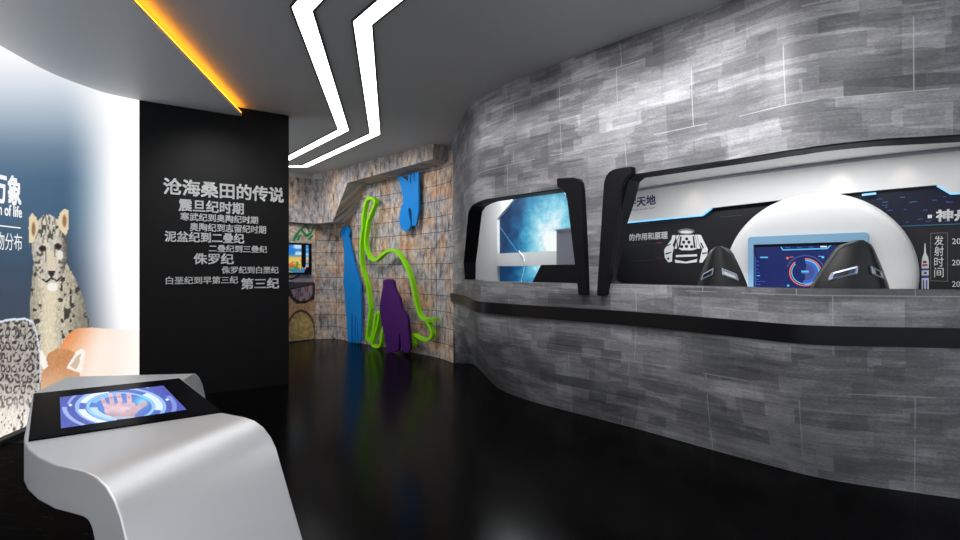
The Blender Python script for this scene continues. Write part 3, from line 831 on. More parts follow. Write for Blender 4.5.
for i, (l, r) in enumerate(secs):
    a_, b_ = secs[max(0, i-1)], secs[min(n-1, i+1)]
    tg = ((b_[0]+b_[1])-(a_[0]+a_[1])).normalized(); w = (r-l).normalized()
    nn = w.cross(tg).normalized(); nn = -nn
    if 5 <= i <= 13: nn = Vector((0, 0, -1)) if 6 <= i <= 12 else (nn if nn.z < 0 else -nn)
    elif (nn.x*(1 if i > 9 else 0)+nn.y*(-1 if i <= 9 else 0)) > 0 and False: nn = -nn
    # point inwards, toward the middle of the console
    mid = Vector((-1.25, 1.75, .35)); nn = nn if nn.dot(mid-(l+r)/2) > 0 else -nn
    V += [l, r, r+nn*TH, l+nn*TH]
Fc = []
for i in range(n-1):
    for k in range(4): Fc.append((4*i+k, 4*i+(k+1) % 4, 4*i+4+(k+1) % 4, 4*i+4+k))
Fc += [(0, 1, 2, 3), tuple(4*(n-1)+k for k in range(4))]
V = [Vector((q.x, q.y, max(q.z, 0))) for q in V]
con = thing('touch_console', 'brushed steel touch console with rounded ends and a black glass top', 'console', (-1.25, 1.75, 0))
ob = mesh('body', V, Fc, M['metal'], con, smooth=True, sharp=38)
bv = ob.modifiers.new('bevel', 'BEVEL'); bv.width = .006; bv.segments = 2; bv.limit_method = 'ANGLE'; bv.angle_limit = .8
zg = .9
gl = [on_z(*q, zg) for q in ((34, 394.7), (28.4, 441.8), (221.5, 412.8), (179.3, 379.3))]
v, f, u = plate(lambda a_, b_, o: Vector((a_, b_, zg+o)), [(q.x, q.y) for q in gl], -.004, .005); mesh('glass_top', v, f, M['glassblack'], con)
sq = [on_z(*q, zg+.006) for q in ((61, 428.4), (186.6, 409.6), (163.3, 385.6), (59.8, 397.2))]
def bil(a_, b_): return (sq[0]*(1-a_)+sq[1]*a_)*(1-b_)+(sq[3]*(1-a_)+sq[2]*a_)*b_
def handpic(x, y, A, B):
    X, Y = (x-50)*6.4, (y-380)*6.4
    C = np.zeros(x.shape+(3,))+np.array([74, 88, 186.])
    e = ell(X, Y, 452, 172, 300, 128)
    ang = np.arctan2((Y-172)/128, (X-452)/300)
    C = blend(C, sstep(1.25, .1, e)*.75, [86, 158, 236]); C = blend(C, ((vnoise(A*30, B*18, 3) > .55)*(e > .95))*.25, [60, 60, 150])
    for r, w, a0_, a1_, col in ((.93, .045, -3.2, 3.2, [150, 190, 250]), (.82, .07, -2.9, -1.9, [235, 245, 255]), (.82, .08, -.9, .2, [225, 240, 255]), (.84, .08, 1.9, 3.0, [235, 245, 255]),
                                (.70, .035, -3.2, 3.2, [140, 205, 255]), (.58, .08, 1.7, 3.1, [190, 225, 255]), (.6, .05, -2.8, -1.7, [130, 190, 250]), (1.12, .03, -3.0, -1.0, [150, 170, 235]), (1.2, .05, 2.2, 3.2, [160, 180, 240]), (1.15, .05, -.5, .8, [130, 150, 230])):
        C = blend(C, (np.abs(e-r) < w)&(ang > a0_)&(ang < a1_), col)
    C = blend(C, sstep(70, 0, np.hypot(X-590, (Y-140)*1.3))*.9, [120, 235, 255])
    for cx, cy in ((130, 160), (750, 125)): C = blend(C, (np.abs(X-cx)/14+np.abs(Y-cy)/10) < 1, [230, 240, 255])
    palm = ell(X, Y, 455, 196, 108, 46) < 1
    hand = palm | pmask(X, Y, [(345, 150), (540, 145), (560, 190), (540, 235), (400, 236), (350, 205)]) | capsule(X, Y, (520, 212), (604, 150), 17)
    for a_, b_, r in (((357, 170), (337, 122), 12), ((403, 165), (387, 97), 14), ((456, 160), (438, 92), 15), ((512, 160), (504, 97), 15)): hand |= capsule(X, Y, a_, b_, r)
    sh = 215+(vnoise(X*.03, Y*.05, 5)-.5)*40-sstep(180, 240, Y)*30
    C = np.where(hand[..., None], np.stack([sh*1.02, sh*.86, sh*.93], -1), C)
    for cx, cy in ((345, 140), (390, 115), (441, 108), (505, 112), (372, 152), (420, 150), (470, 146)): C = blend(C, hand*sstep(15, 3, np.hypot(X-cx, Y-cy))*.7, [200, 120, 130])
    C = blend(C, pmask(X, Y, [(395, 234), (545, 234), (548, 246), (392, 250)]), [190, 195, 215])
    return C
painted('display', bil, np.linspace(0, 1, 230), np.linspace(0, 1, 120), handpic, M['screenprint'], con)
cl = [on_z(*q, .004) for q in ((-70, 478), (0, 446), (30, 432), (95, 462), (95, 540))]
v, f, u = plate(lambda a_, b_, o: Vector((a_, b_, o)), [(q.x, q.y) for q in (cl[0], cl[1])]+[(-3.85, 4.2), (-2.7, 4.2), (-1.9, 2.6), (-1.7, 1.3)], .0005, .004)
setp(mesh('floor_mat', v, f, M['carpet']), kind='structure', label='dark streaked floor under the backlit picture')

# ------------------------------------------------------------------ the rooms behind the two openings
D = Wall([(-.3, 9.0), (.6, 7.75), (1.27, 6.75), (1.75, 6.0), (2.25, 5.25), (2.53, 4.91), (3.16, 4.24), (3.6, 3.9), (4.3, 3.45), (5.4, 2.9)])
dp = lambda px, py, off=0.0: D.find(px, py, off)
v, f, u = wallmesh(D, -.3, D.L, 0, 2.9, 60, -.05)
structure(mesh('wall_display', v, f, M['darkwall'], smooth=True), 'dark wall behind the openings')
v, f, u = plate(lambda a_, b_, o: Vector((a_, b_, o)), [(D.p(s, 0, .02).x, D.p(s, 0, .02).y) for s in np.linspace(3.0, D.L-.2, 24)]+[(hull(t_, 1, -.35).x, hull(t_, 1, -.35).y) for t_ in np.linspace(8.0, 3.5, 16)], .001, .42)
structure(mesh('floor_platform', v, f, M['black']), 'raised black floor of the simulator bay')
# ceiling of both bays
sbay = dp(600, 280)[0]-.05
v, f, u = plate(lambda a_, b_, o: Vector((a_, b_, o)), [(D.p(s, 0).x, D.p(s, 0).y) for s in np.linspace(sbay, D.L, 30)]+[(hull(t_, 2.2, -.16).x, hull(t_, 2.2, -.16).y) for t_ in np.linspace(8.3, 3.45, 24)], 2.315, 2.36)
structure(mesh('ceiling_bay', v, f, M['whitematt']), 'white ceiling of the simulator bay')
v, f, u = plate(lambda a_, b_, o: Vector((a_, b_, o)), [(D.p(s, 0, -.3).x, D.p(s, 0, -.3).y) for s in np.linspace(-.3, D.L, 20)]+[(hull(t_, 2.2, -.05).x, hull(t_, 2.2, -.05).y) for t_ in np.linspace(8.3, .2, 24)], 2.9, 2.95)
structure(mesh('ceiling_rear', v, f, M['whitematt']), 'ceiling of the rooms behind the grey wall')

# left bay: star cloud picture in a white frame
gal = thing('star_picture', 'glowing blue star cloud picture seen through the small opening', 'picture', D.p(dp(530, 280)[0], .5))
ga, gb = dp(490, 250)[0], dp(592, 250)[0]
v, f, u = plate(D.p, [(ga, .5), (gb, .5), (gb, 2.75), (ga, 2.75)], -.04, .01, step=.3)
ua = dp(497, 250)[0]; ub = dp(570, 250)[0]
mesh('picture', v, f, M['galaxy'], gal, uv=[((a_-ua)/(ub-ua)*2.2, b_) for a_, b_ in u])
fo = .06
A = dp(474, 250, fo)[0]-.15; x1 = dp(497.2, 250, fo)[0]; z1 = dp(497.2, 219, fo)[1]; c1 = dp(514, 198.5, fo); c2 = dp(563.5, 191, fo); c3 = dp(569.5, 201, fo)
x4 = dp(571, 230, fo)[0]; x5 = dp(592, 230, fo)[0]
kk = (c1[1]-z1)/(c1[0]-x1); zt_ = 2.62
fr = [(A, .5), (x1, .5), (x1, z1), (x1+(zt_-z1)/kk, zt_), (c2[0]-(zt_-c2[1])*(c3[0]-c2[0])/(c2[1]-c3[1]), zt_), (c3[0], c3[1]), (x4, c3[1]-.15), (x4, .5), (x5, .5), (x5, 2.8), (A, 2.8)]
v, f, u = plate(D.p, fr, -.02, fo, step=.25)
mesh('frame', v, f, M['white'], gal, smooth=True, sharp=35)
setp(gal.children[-1], label='white eight-sided frame')
r0, r1 = dp(497, 253.6, .11), dp(590, 266, .11); rb = dp(530, 265.8, .11)[1]
v, f, u = plate(D.p, [(r0[0]+.01, rb), (r1[0], rb), (r1[0], r0[1]), (r0[0]+.01, r0[1])], .012, .11, step=.25); mesh('rail', v, f, M['white'], gal)
setp(gal.children[-1], label='white rail across the star cloud')
mesh('cable', *tubem([D.p(*dp(x, y, .13), .13) for x, y in ((519, 251), (523, 256), (524.6, 262), (524, 270), (521.5, 280), (520, 292))], .006, 6), M['printwhite'], gal)
mesh('light_ray', *tubem([D.p(*dp(x, y, .02), .02) for x, y in ((498, 224), (507, 237), (517, 251))], .0025, 6), M['uiblue'], gal)
# grey cabinet
q0, q1 = dp(556.5, 229.5, .5), dp(590, 229.5, .5)
cb = thing('grey_cabinet', 'plain grey cabinet beside the black desk behind the small opening', 'cabinet', D.p((q0[0]+q1[0])/2, 0, .3))
v, f, u = plate(D.p, [(q0[0], .06), (q1[0], .06), (q1[0], q0[1]-.02), (q0[0], q0[1]-.02)], .2, .5); mesh('body', v, f, M['greyc'], cb)
v, f, u = plate(D.p, [(q0[0]-.008, q0[1]-.02), (q1[0]+.008, q0[1]-.02), (q1[0]+.008, q0[1]), (q0[0]-.008, q0[1])], .19, .51); mesh('top', v, f, M['greyc'], cb)
v, f, u = plate(D.p, [(q0[0]+.02, 0), (q1[0]-.02, 0), (q1[0]-.02, .06), (q0[0]+.02, .06)], .22, .46); mesh('plinth', v, f, M['black'], cb)
# black desk, close behind the hull
o2 = .75
k0, k1, k2 = dp(541, 265, o2), dp(588, 264.3, o2), dp(532.5, 282, o2)
dk = thing('black_desk', 'low black desk with a slanted end behind the small opening', 'desk', D.p((k0[0]+k1[0])/2, 0, .6))
slope = (k0[0]-k2[0])/(k0[1]-k2[1])
v, f, u = plate(D.p, [(k0[0]-slope*(k0[1]-1.0), 1.0), (k0[0], k0[1]), (k1[0], k0[1]), (k1[0], 1.0)], .56, o2); mesh('top_unit', v, f, M['black'], dk)
v, f, u = plate(D.p, [(k0[0]-.15, 0), (k1[0]-.05, 0), (k1[0]-.05, 1.0), (k0[0]-.15, 1.0)], .58, o2-.06); mesh('pedestal', v, f, M['black'], dk)

# right bay: white upper fascia, dark boards, signs
fas = thing('white_fascia', 'white upper wall panel with blue lit edge in the long opening', 'panel', D.p(dp(760, 210)[0], 1.95))
SL = sbay
s702, s711 = dp(702, 215.5, .05)[0], dp(711, 208, .05)[0]; s937, s951 = dp(937, 186, .05)[0], dp(951, 194, .05)[0]
low = [(SL, 1.953), (s702, 1.953), (s711, 2.013), (s937, 2.045), (s951, 1.975), (D.L-.1, 1.975)]
v, f, u = plate(D.p, low+[(D.L-.1, 2.31), (SL, 2.31)], .006, .05, step=.2); mesh('board', v, f, M['whitematt'], fas, smooth=True, sharp=35)
ln = low[:3]+[(dp(762, 203, .05)[0]+.1, 2.02)]
mesh('light_edge', *ribbon(D.p, dense(ln, .2)[:-1][:200] if False else [(ln[0][0]+(ln[1][0]-ln[0][0])*k/6, 1.947) for k in range(6)]+[(ln[1][0], 1.947), (ln[2][0], 2.007)], .014, .03, .056), M['ledblue'], fas)
mesh('light_edge', *ribbon(D.p, [(dp(862, 190, .05)[0], 2.010), (dp(876, 190, .05)[0], 2.014)], .014, .03, .056), M['ledblue'], fas)
mesh('light_edge', *ribbon(D.p, [(s937, 2.039), (s951, 1.969), (s951+.4, 1.969)], .008, .03, .056), M['ledblue'], fas)
# raised grey strip painted as the shade of a groove below the ceiling
mesh('painted_gap_shade', *ribbon(D.p, [(SL+.02+(D.L-.2-SL)*k/30, 2.296) for k in range(31)], .02, .045, .058), M['greyc'], fas)
sa, sb = dp(655.5, 200, .052)[0], dp(655.5, 208, .052)[0]
za, zb2 = dp(655.5, 194.3, .052)[1], dp(655.5, 204.3, .052)[1]
ga_ = dp(632, 200, .052)[0]
lettering(D, '航宇天地', sa-(sa-ga_)*1.62, sa, (za+zb2)/2, za-zb2, M['navy'], fas, 'lettering', .052, 0, .025)
lettering(D, 'SPACE AND SKY', ga_-.05, sa, zb2-.035, .014, M['navy'], fas, 'lettering', .052, 0, 0)
# dark boards
lb_ = thing('display_board', 'black display board with a space suit print, left of the round pod', 'display board', D.p(dp(670, 280)[0], .45))
sR = dp(775, 250)[0]
v, f, u = plate(D.p, [(SL, .45), (sR, .45), (sR, 1.99), (SL, 1.94)], -.045, 0, step=.2); mesh('board', v, f, M['darkwall'], lb_)
def dl(board, pts, w, m, name='printed_line', off=.003):
    return mesh(name, *ribbon(D.p, [D.find(*q, off) for q in pts], w, off-.002, off), m, board)
qa, qb = dp(629.5, 238, .003), dp(667.5, 234.5, .003)
lettering(D, '的作用和原理', qa[0], qb[0], (qa[1]+qb[1])/2, .078, M['printwhite'], lb_, 'lettering', .003, 0, .03)
dl(lb_, [(638, 224), (700, 219)], .006, M['orangeline']); dl(lb_, [(720, 217), (742, 215)], .005, M['printfaint'])
dl(lb_, [(657, 243), (662, 242.7)], .006, M['redprint']); dl(lb_, [(656, 258.5), (663, 258)], .006, M['orangeline'])
dl(lb_, [(656, 243), (656, 258)], .003, M['printfaint']); dl(lb_, [(629, 261), (655, 260)], .003, M['printfaint']); dl(lb_, [(629, 245), (655, 243.5)], .003, M['printfaint'])
def Zs(x, y): return 655+x/7.2, 220+y/7.2
def shape(board, pts, m, name, off=.003, hl=()):
    v, f, u = plate(D.p, [D.find(*q, off) for q in pts], off-.002, off, [[D.find(*q, off) for q in h] for h in hl]); return mesh(name, v, f, m, board)
def oval(cx, cy, rx, ry, n=16): return [(cx+rx*math.cos(2*math.pi*k/n), cy+ry*math.sin(2*math.pi*k/n)) for k in range(n)]
def zoval(cx, cy, rx, ry, n=14): return [Zs(*q) for q in oval(cx, cy, rx, ry, n)]
suit = []
for pts in (zoval(224, 82, 60, 21),
            [(66, 215), (92, 175), (118, 140), (124, 110), (146, 108), (148, 150), (135, 200), (124, 250), (122, 300), (95, 305), (70, 270)],
            [(302, 105), (330, 108), (350, 150), (380, 210), (376, 255), (340, 308), (318, 305), (330, 250), (340, 210), (318, 170)],
            [(180, 108), (280, 106), (296, 150), (300, 208), (268, 218), (190, 218), (170, 205), (160, 150)],
            [(152, 112), (176, 106), (160, 138), (154, 160), (158, 204), (138, 210), (150, 152)], [(286, 108), (298, 106), (314, 168), (326, 206), (304, 206), (300, 152)],
            [(150, 252), (302, 246), (302, 262), (150, 268)], [(142, 286), (222, 300), (304, 280), (300, 304), (226, 312), (146, 308)]):
    suit.append(pts if pts[0][0] > 600 else [Zs(*q) for q in pts])
holes = [zoval(x, y, 12, 12, 10) for x, y in ((228, 136), (206, 160), (244, 160), (192, 192), (226, 190), (264, 192))]
for i, pts in enumerate(suit): shape(lb_, pts, M['printwhite'] if i else M['printdim'], 'suit_print', .0045, holes if i == 3 else ())
for i, pts in enumerate(([(126, 180), (140, 150), (150, 120), (156, 150), (140, 205)], [(86, 180), (112, 170), (112, 176), (84, 190)], [(74, 240), (116, 228), (116, 236), (76, 250)], [(332, 160), (352, 200), (344, 206), (326, 168)], [(340, 235), (374, 232), (374, 240), (338, 246)], zoval(95, 278, 8, 9), [(180, 120), (192, 116), (180, 200), (168, 200)], [(270, 116), (280, 116), (292, 200), (280, 204)])):
    shape(lb_, pts if pts[0][0] > 600 else [Zs(*q) for q in pts], M['dash'], 'suit_detail', .0065)
shape(lb_, zoval(224, 86, 44, 11), M['printwhite'], 'suit_collar', .0065)
rb_ = thing('display_board', 'midnight blue display board with a rocket print, right of the round pod', 'display board', D.p(dp(940, 280)[0], .45))
sL = dp(880, 250)[0]; zc = dp(906, 226)[1]
v, f, u = plate(D.p, [(sL, .45), (D.L-.1, .45), (D.L-.1, zc), (sL, zc)], -.045, 0, step=.2); mesh('board', v, f, M['darkwall'], rb_)
v, f, u = plate(D.p, [(sL-.5, zc), (D.L-.1, zc), (D.L-.1, 2.0), (s951, 2.0), (s937, 2.05), (sL-.5, 2.03)], -.045, .004, step=.2); mesh('header_board', v, f, M['nightwall'], rb_)
mesh('printed_line', *ribbon(D.p, [(sL+.05+k*.1, zc) for k in range(20)], .006, .002, .007), M['cyanline'], rb_)
for k in range(26):
    x, y = 872+random.random()*86, 193+random.random()*30
    if y > 196+max(0, 0) and x > 866+(y-194)*1.2: dl(rb_, [(x, y), (x+2+random.random()*5, y-.4)], .006, M['uimid'] if k % 5 else M['cyanline'], 'printed_line', .0075)
qa, qb = dp(941-4.5, 214, .009), dp(972, 212, .009)
lettering(D, '神舟', qa[0], qb[0], (dp(945, 218.5)[1]+dp(945, 212.3)[1])/2-.0, (dp(945, 210)[1]-dp(945, 221.5)[1]), M['printwhite'], rb_, 'lettering', .007, 0, .035)
qa = dp(929.8, 216.5, .009)
v, f, u = plate(D.p, [(qa[0]-.012, qa[1]-.013), (qa[0]+.012, qa[1]-.013), (qa[0]+.012, qa[1]+.013), (qa[0]-.012, qa[1]+.013)], .006, .009); mesh('bullet_mark', v, f, M['printwhite'], rb_)
for i, ch in enumerate('发射时间'):
    (x0, y0), (x1_, y1_) = (934.2, 235.8+i*10.6), (943.6, 245.4+i*10.6)
    a_, b_ = dp(x0, (y0+y1_)/2, .003), dp(x1_, (y0+y1_)/2, .003)
    lettering(D, ch, a_[0], b_[0], a_[1], (y1_-y0)*D.p(a_[0], 0).y/F, M['printwhite'], rb_, 'lettering', .003, 0, .0)
shape(rb_, [(930.5, 233), (947.8, 232.6), (947.8, 281.5), (930.5, 281)], M['printdim'], 'text_box', .003, [[(931, 233.5), (947.3, 233.1), (947.3, 281), (931, 280.5)]])
for i, y in enumerate((241.3, 262.6, 284)):
    a_, b_ = dp(952, y, .003), dp(968.5, y, .003)
    lettering(D, ('2011', '2012', '2013')[i], a_[0], b_[0], a_[1], 5.6*D.p(a_[0], 0).y/F, M['printwhite'], rb_, 'lettering', .003, 0, .0)
shape(rb_, [(924.7, 243), (925.3, 243), (926, 253), (928.2, 257.5), (928.8, 262), (928.8, 292), (921.6, 292), (921.6, 262), (922.2, 257.5), (924, 253)], M['printwhite'], 'rocket_print', .003)
for pts, m_ in (([(923, 261), (926.5, 261), (926.5, 263), (923, 263)], 'dash'), ([(922.5, 264.2), (927.6, 264), (927.6, 266), (922.5, 266.2)], 'redprint'), ([(921.6, 268.5), (928.8, 268.3), (928.8, 270.3), (921.6, 270.5)], 'blueprint'), ([(921.6, 275.5), (928.8, 275.3), (928.8, 278), (921.6, 278.2)], 'blueprint'), ([(922.8, 280), (924.2, 280), (924.2, 292), (922.8, 292)], 'blueprint'), ([(926, 280), (927.3, 280), (927.3, 292), (926, 292)], 'blueprint'), ([(924, 272), (926.6, 272), (926.6, 274), (924, 274)], 'dash')):
    shape(rb_, pts, M[m_], 'rocket_detail', .0045)

# round white pod with screen
pd = Vector((.73, -.68, 0)).normalized(); pn = Vector((pd.y, -pd.x, 0)); PC = Vector((2.736, 4.309, 1.36)); R = .685
pod = thing('round_pod', 'large round white pod with a framed screen behind the two seats', 'pod', (PC.x, PC.y, .42))
prof = [(.0, .035), (.45, .033), (.75, .026), (.90, .012), (.955, -.004), (.985, -.03), (1.0, -.07), (1.0, -.16), (.97, -.17), (0, -.17)]
V, Fc = [], []
nn = 96
for r_, h in prof[1:-1]:
    for k in range(nn):
        w = 2*math.pi*k/nn; V.append(PC+pd*(R*r_*math.cos(w))+Vector((0, 0, R*r_*math.sin(w)))+pn*h)
m_ = len(prof)-2
for i in range(m_-1):
    for k in range(nn): Fc.append((i*nn+k, i*nn+(k+1) % nn, (i+1)*nn+(k+1) % nn, (i+1)*nn+k))
Fc += [tuple(range(nn)), tuple(range((m_-1)*nn, m_*nn))]
mesh('shell', V, Fc, M['white'], pod, smooth=True, sharp=50)
v, f = boxm(PC+Vector((0, 0, -.8))-pn*.08, pd, pn, Vector((0, 0, 1)), .5, .14, .30); mesh('stand', v, f, M['white'], pod)
class Flat:
    def p(self, a_, b_, off=0.0): return PC+pd*a_+Vector((0, 0, b_))+pn*off
    def find(self, px, py, off=0.0):
        k = (px-480)/F; o = PC+pn*off
        a_ = (k*o.y-o.x)/(pd.x-k*pd.y); y = o.y+pd.y*a_
        return a_, EYE-(py-270)/F*y-PC.z
P = Flat()
ft = .075
c = [P.find(*q, ft) for q in ((748, 237.2), (868, 231.8))]; i_ = [P.find(*q, ft) for q in ((753.2, 245.2), (863.5, 240.5))]
zb_ = -.42; topz = (c[0][1]+c[1][1])/2; itop = (i_[0][1]+i_[1][1])/2
def rnd(x0, x1_, z0, z1_, r): return [(x0+r, z0), (x1_-r, z0), (x1_-r*.3, z0+r*.3), (x1_, z0+r), (x1_, z1_-r), (x1_-r*.3, z1_-r*.3), (x1_-r, z1_), (x0+r, z1_), (x0+r*.3, z1_-r*.3), (x0, z1_-r), (x0, z0+r), (x0+r*.3, z0+r*.3)]
v, f, u = plate(P.p, rnd(c[0][0], c[1][0], zb_, topz, .02), .0, ft, [[(i_[0][0], zb_+.05), (i_[1][0], zb_+.05), (i_[1][0], itop), (i_[0][0], itop)]])
mesh('screen_frame', v, f, M['lblue'], pod)
v, f, u = plate(P.p, [(i_[0][0], zb_+.05), (i_[1][0], zb_+.05), (i_[1][0], itop), (i_[0][0], itop)], .0, .045); mesh('bezel', v, f, M['black'], pod)
so = .050
b0 = P.find(755.2, 247.5, so); b1 = P.find(861.5, 243.5, so)
v, f, u = plate(P.p, [(b0[0], zb_+.07), (b1[0], zb_+.07), (b1[0], itop-.022), (b0[0], itop-.022)], .045, .048); scr = mesh('display', v, f, M['scr'], pod)
def ui(pts, m_, name, off=so, hl=()):
    v, f, u = plate(P.p, pts, off-.0015, off, hl); return mesh(name, v, f, M[m_], scr)
def Zd(x, y, off=so): return P.find(740+x/6.4, 225+y/6.4, off)
def ring(cx, cz, r0_, r1_, a0_, a1_, m_, name='ring_graphic', off=so, n=40):
    pts = [(cx+r1_*math.cos(a0_+(a1_-a0_)*k/n), cz+r1_*math.sin(a0_+(a1_-a0_)*k/n)) for k in range(n+1)]+[(cx+r0_*math.cos(a1_-(a1_-a0_)*k/n), cz+r0_*math.sin(a1_-(a1_-a0_)*k/n)) for k in range(n+1)]
    return ui(pts, m_, name, off)
cc = Zd(416, 302); rr = (Zd(416, 212)[1]-cc[1]); pi = math.pi
ring(cc[0], cc[1], rr*.92, rr*1.0, -pi*.95, pi*.5, 'uiorange'); ring(cc[0], cc[1], rr*.90, rr*.99, pi*.72, pi*1.06, 'uiorange')
ring(cc[0], cc[1], rr*.80, rr*.90, -pi*.5, pi*.5, 'uiblue'); ring(cc[0], cc[1], rr*.58, rr*.79, -pi*.55, pi*.48, 'uideep'); ring(cc[0], cc[1], rr*.80, rr*.86, pi*.75, pi*1.5, 'uiblue')
ring(cc[0], cc[1], rr*.08, rr*.58, -pi*.5, pi*.45, 'uimid'); ring(cc[0], cc[1], rr*1.14, rr*1.22, pi*.1, pi*.9, 'uimid')
def bar(x0, y0, x1_, y1_, m_, name='menu_graphic', off=so+.001): ui([Zd(x0, y1_, off), Zd(x1_, y1_, off), Zd(x1_, y0, off), Zd(x0, y0, off)], m_, name, off)
bar(392, 292, 440, 304, 'uiblue', 'gauge_text'); bar(398, 307, 434, 313, 'uideep', 'gauge_text')
def zq(*pts, off=so): return [Zd(x, y, off) for x, y in pts]
ui(zq((258, 140), (272, 163), (560, 154), (584, 130), (574, 130), (556, 147), (276, 156), (266, 140)), 'uiblue', 'menu_graphic')
for x in (290, 364, 440): bar(x, 142-.02*x+6, x+30, 147-.02*x+6, 'uideep')
bar(514, 134, 556, 143, 'uiwhite'); bar(128, 203, 178, 211, 'uiblue'); bar(95, 205, 100, 395, 'uideep'); bar(100, 360, 162, 364, 'uiorange' if False else 'uimid')
for y, w in ((230, 12), (255, 16), (280, 10), (300, 18), (322, 22), (345, 14), (378, 24)): bar(106, y, 106+w, y+5, 'uideep' if y != 322 else 'uiblue')
ring(*Zd(304, 212), 0.0004, .011, 0, 2*pi-.01, 'uiorange', 'dot_graphic', n=14); ring(*Zd(530, 206), 0.0004, .010, 0, 2*pi-.01, 'uiblue', 'dot_graphic', n=14); ring(*Zd(308, 388), 0.0004, .009, 0, 2*pi-.01, 'uiblue', 'dot_graphic', n=14)
bar(318, 203, 342, 207, 'uiorange'); bar(500, 198, 522, 202, 'uiblue')

# simulator seats seen from behind
def seat(px, ytop, Y, ang, label, slots, wide=1.0):
    f_ = Vector((math.cos(ang), math.sin(ang), 0)); r_ = Vector((f_.y, -f_.x, 0)); up = Vector((0, 0, 1))
    X = (px-480)/F*Y; zt = EYE-(ytop-270)/F*Y; base = Vector((X, Y, .42)); z0 = .78
    o = thing('simulator_seat', label, 'seat', base, 'racing seats facing the round pod')
    hwf = pchip([0, .2, .42, .58, .7, .82, .90, .95, .98, 1.0], [x*wide for x in (.25, .255, .25, .23, .195, .15, .118, .095, .065, .02)])
    n_u, n_v = 18, 26
    def sp(u, v_, d=0.0):
        w = hwf(v_); z = z0+(zt-z0)*v_
        dep = .17*abs(u)**2.2*(w/.28)-.10*(v_-.6)*0+d-.08*(1-v_)
        return Vector((X, Y, z))+r_*(w*u)+f_*(dep)
    V = [sp(-1+2*i/n_u, j/n_v) for j in range(n_v+1) for i in range(n_u+1)]; nb = len(V)
    V += [sp(-1+2*i/n_u, j/n_v, .045) for j in range(n_v+1) for i in range(n_u+1)]
    Fc = []; W_ = n_u+1
    for j in range(n_v):
        for i in range(n_u):
            q = (j*W_+i, j*W_+i+1, (j+1)*W_+i+1, (j+1)*W_+i); Fc += [q, tuple(k+nb for k in reversed(q))]
    rim = [i for i in range(W_)]+[j*W_+n_u for j in range(1, n_v+1)]+[n_v*W_+i for i in range(n_u-1, -1, -1)]+[j*W_ for j in range(n_v-1, 0, -1)]
    for k in range(len(rim)):
        a_, b_ = rim[k], rim[(k+1) % len(rim)]; Fc.append((a_, b_, b_+nb, a_+nb))
    ob = mesh('backrest', V, Fc, M['seat'], o, smooth=True, sharp=50)
    for side, mm in ((-1, slots[0]), (1, slots[1])):
        def q2(a_, b_, off): return sp(side*.52+a_, .715+b_-a_*side*.10, -off)
        ou = [(-.26+.04*(abs(b_) > .03), b_) for b_ in (-.035, -.015, .015, .035)]; ou = rnd(-.30, .30, -.034, .034, .02); inn_ = rnd(-.24, .24, -.02, .02, .012)
        v, f, u = plate(q2, ou, .002, .016, [inn_]); ob = mesh('belt_slot', v, f, M['slot'], o)
        v, f, u = plate(q2, inn_, .0, .006); mesh('slot_pad', v, f, M[mm], ob)
    v, f = boxm(Vector((X, Y, .72))+f_*.19, r_, f_, up, .48, .34, .12); ob = mesh('cushion', v, f, M['cushion'], o)
    bv = ob.modifiers.new('bevel', 'BEVEL'); bv.width = .04; bv.segments = 3
    for s_ in (-1, 1):
        v, f = boxm(Vector((X, Y, .74))+f_*.19+r_*(s_*.25), r_, f_, up, .06, .34, .2); ob = mesh('side_bolster', v, f, M['seat'], o); bv = ob.modifiers.new('bevel', 'BEVEL'); bv.width = .025; bv.segments = 3
    v, f = boxm(Vector((X, Y, .56))+f_*.17, r_, f_, up, .30, .28, .2); mesh('pedestal', v, f, M['seat'], o)
    v, f = boxm(Vector((X, Y, .44))+f_*.17, r_, f_, up, .46, .34, .04); mesh('base_plate', v, f, M['black'], o)
    return o
seat(718.5, 246, 4.30, math.radians(52), 'black racing seat left of the screen, in front of the space suit print', ('dash', 'slotwhite'), .85)
seat(862, 240, 3.72, math.radians(84), 'black racing seat overlapping the right side of the screen', ('slotblue', 'slotwhite'), 1.15)

# ------------------------------------------------------------------ lamps of the rear rooms, with added fill
pts = [hull(t_, 2.235, -.225) for t_ in np.linspace(hull_find(643, 175)[0], hull_find(815, 150)[0], 20)]
bl = thing('cove_light', 'thin blue light strip inside the top of the long opening', 'light strip', pts[0])
mesh('tube', *tubem(pts, .007, 8), M['ledblue'], bl)
V, Fc = tubem([q+Vector((0, 0, .016)) for q in pts], .010, 6); mesh('holder', V, Fc, M['whitematt'], bl)
def area(name, loc, rot, sx, sy, power, color=(1, 1, 1)):
    l = bpy.data.lights.new(name, 'AREA'); l.shape = 'RECTANGLE'; l.size = sx; l.size_y = sy; l.energy = power; l.color = color
    o = bpy.data.objects.new(name, l); COL.objects.link(o); o.location = loc; o.rotation_euler = rot; return o
def spot(name, loc, to, power, angle, blendv, color=(1, 1, 1), size=.04):
    l = bpy.data.lights.new(name, 'SPOT'); l.energy = power; l.spot_size = math.radians(angle); l.spot_blend = blendv; l.color = color; l.shadow_soft_size = size
    o = bpy.data.objects.new(name, l); COL.objects.link(o); o.location = loc
    o.rotation_euler = (Vector(to)-Vector(loc)).to_track_quat('-Z', 'Y').to_euler(); return o
area('bay_fill_above', (2.15, 4.35, 2.30), (0, 0, -.75), 2.2, .5, 20)  # unseen area light added to brighten the bay
area('bay_fill_below', (2.25, 4.3, .95), (math.pi, 0, -.75), 2.4, .2, 10)  # unseen uplight added below the sill to lift the bay ceiling
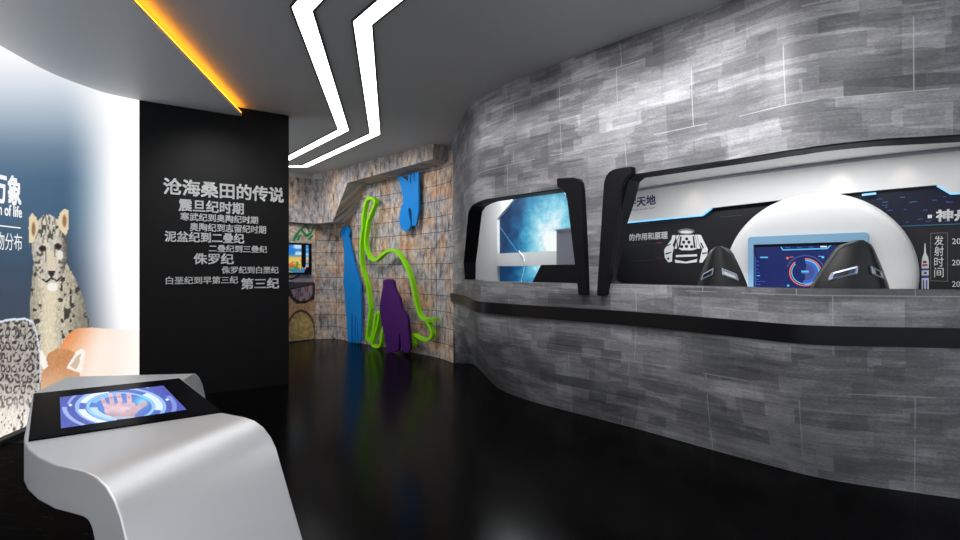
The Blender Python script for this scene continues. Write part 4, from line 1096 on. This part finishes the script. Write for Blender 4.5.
area('bay_fill_above', (3.6, 3.35, 2.30), (0, 0, -.55), 1.4, .4, 3)  # second added fill, at the right end of the bay
area('rear_fill_above', (.45, 7.1, 2.85), (0, 0, -.95), 1.2, .8, 62, (.95, .98, 1))  # unseen area light added to whiten the star picture's frame
for px, py, sz in ((690, 205, 1), (838, 186, 1.6), (905, 182, 1)):
    s_ = dp(px, py, .12)[0]; a_ = D.p(s_, 2.31, .16)
    spot('pod_downlight', a_-Vector((0, 0, .01)), D.p(s_, 1.9, .02), 0.9*sz, 70, .8, (1, .86, .66))
# added spots that wash the walls and partition, and unseen lights over the visitor
for t_, pw_ in ((2.6, 60), (3.7, 110), (4.6, 130), (5.4, 100), (6.6, 40)):
    q = hull(t_, 2.6); nn_ = hulln(t_, 2.6)
    spot('added_spot', q+nn_*1.25+Vector((0, 0, .64)), q+Vector((0, 0, -.25)), pw_, 84, 1.0, (1, .99, 1), .12)
for s_ in (1.0, 2.0, 3.0):
    q = mw.p(s_, 1.9); spot('added_spot', mw.p(s_, 3.26, 1.5), q, 62, 95, .9, (1, .98, .95), .1)
spot('added_spot', wm.p(1.9, 3.26, 1.3), wm.p(1.9, 1.4), 70, 90, .9, (1, .96, .9), .1)
spot('added_spot', (-2.0, 4.6, 3.27), pw.p(pw.L*.5, 1.7), 170, 75, .9, (1, 1, 1), .1)  # added to brighten the raised letters
area('unseen_overhead_lamp', (-.6, .4, 3.28), (0, 0, 0), 1.4, .5, 26)  # unseen overhead light for the steel console
area('unseen_overhead_lamp', (-1.9, 1.0, 3.28), (0, 0, 0), .5, .5, 10)

w = bpy.data.worlds.new('world'); SC.world = w; w.use_nodes = True
w.node_tree.nodes['Background'].inputs[0].default_value = (.55, .58, .62, 1); w.node_tree.nodes['Background'].inputs[1].default_value = 2.1
vs = SC.view_settings; vs.view_transform = 'Standard'; vs.look = 'None'; vs.gamma = 1.0; vs.use_curve_mapping = False; vs.exposure = 0.0
SC.cycles.use_denoising = True
SC.cycles.max_bounces = 8; SC.cycles.sample_clamp_indirect = 6
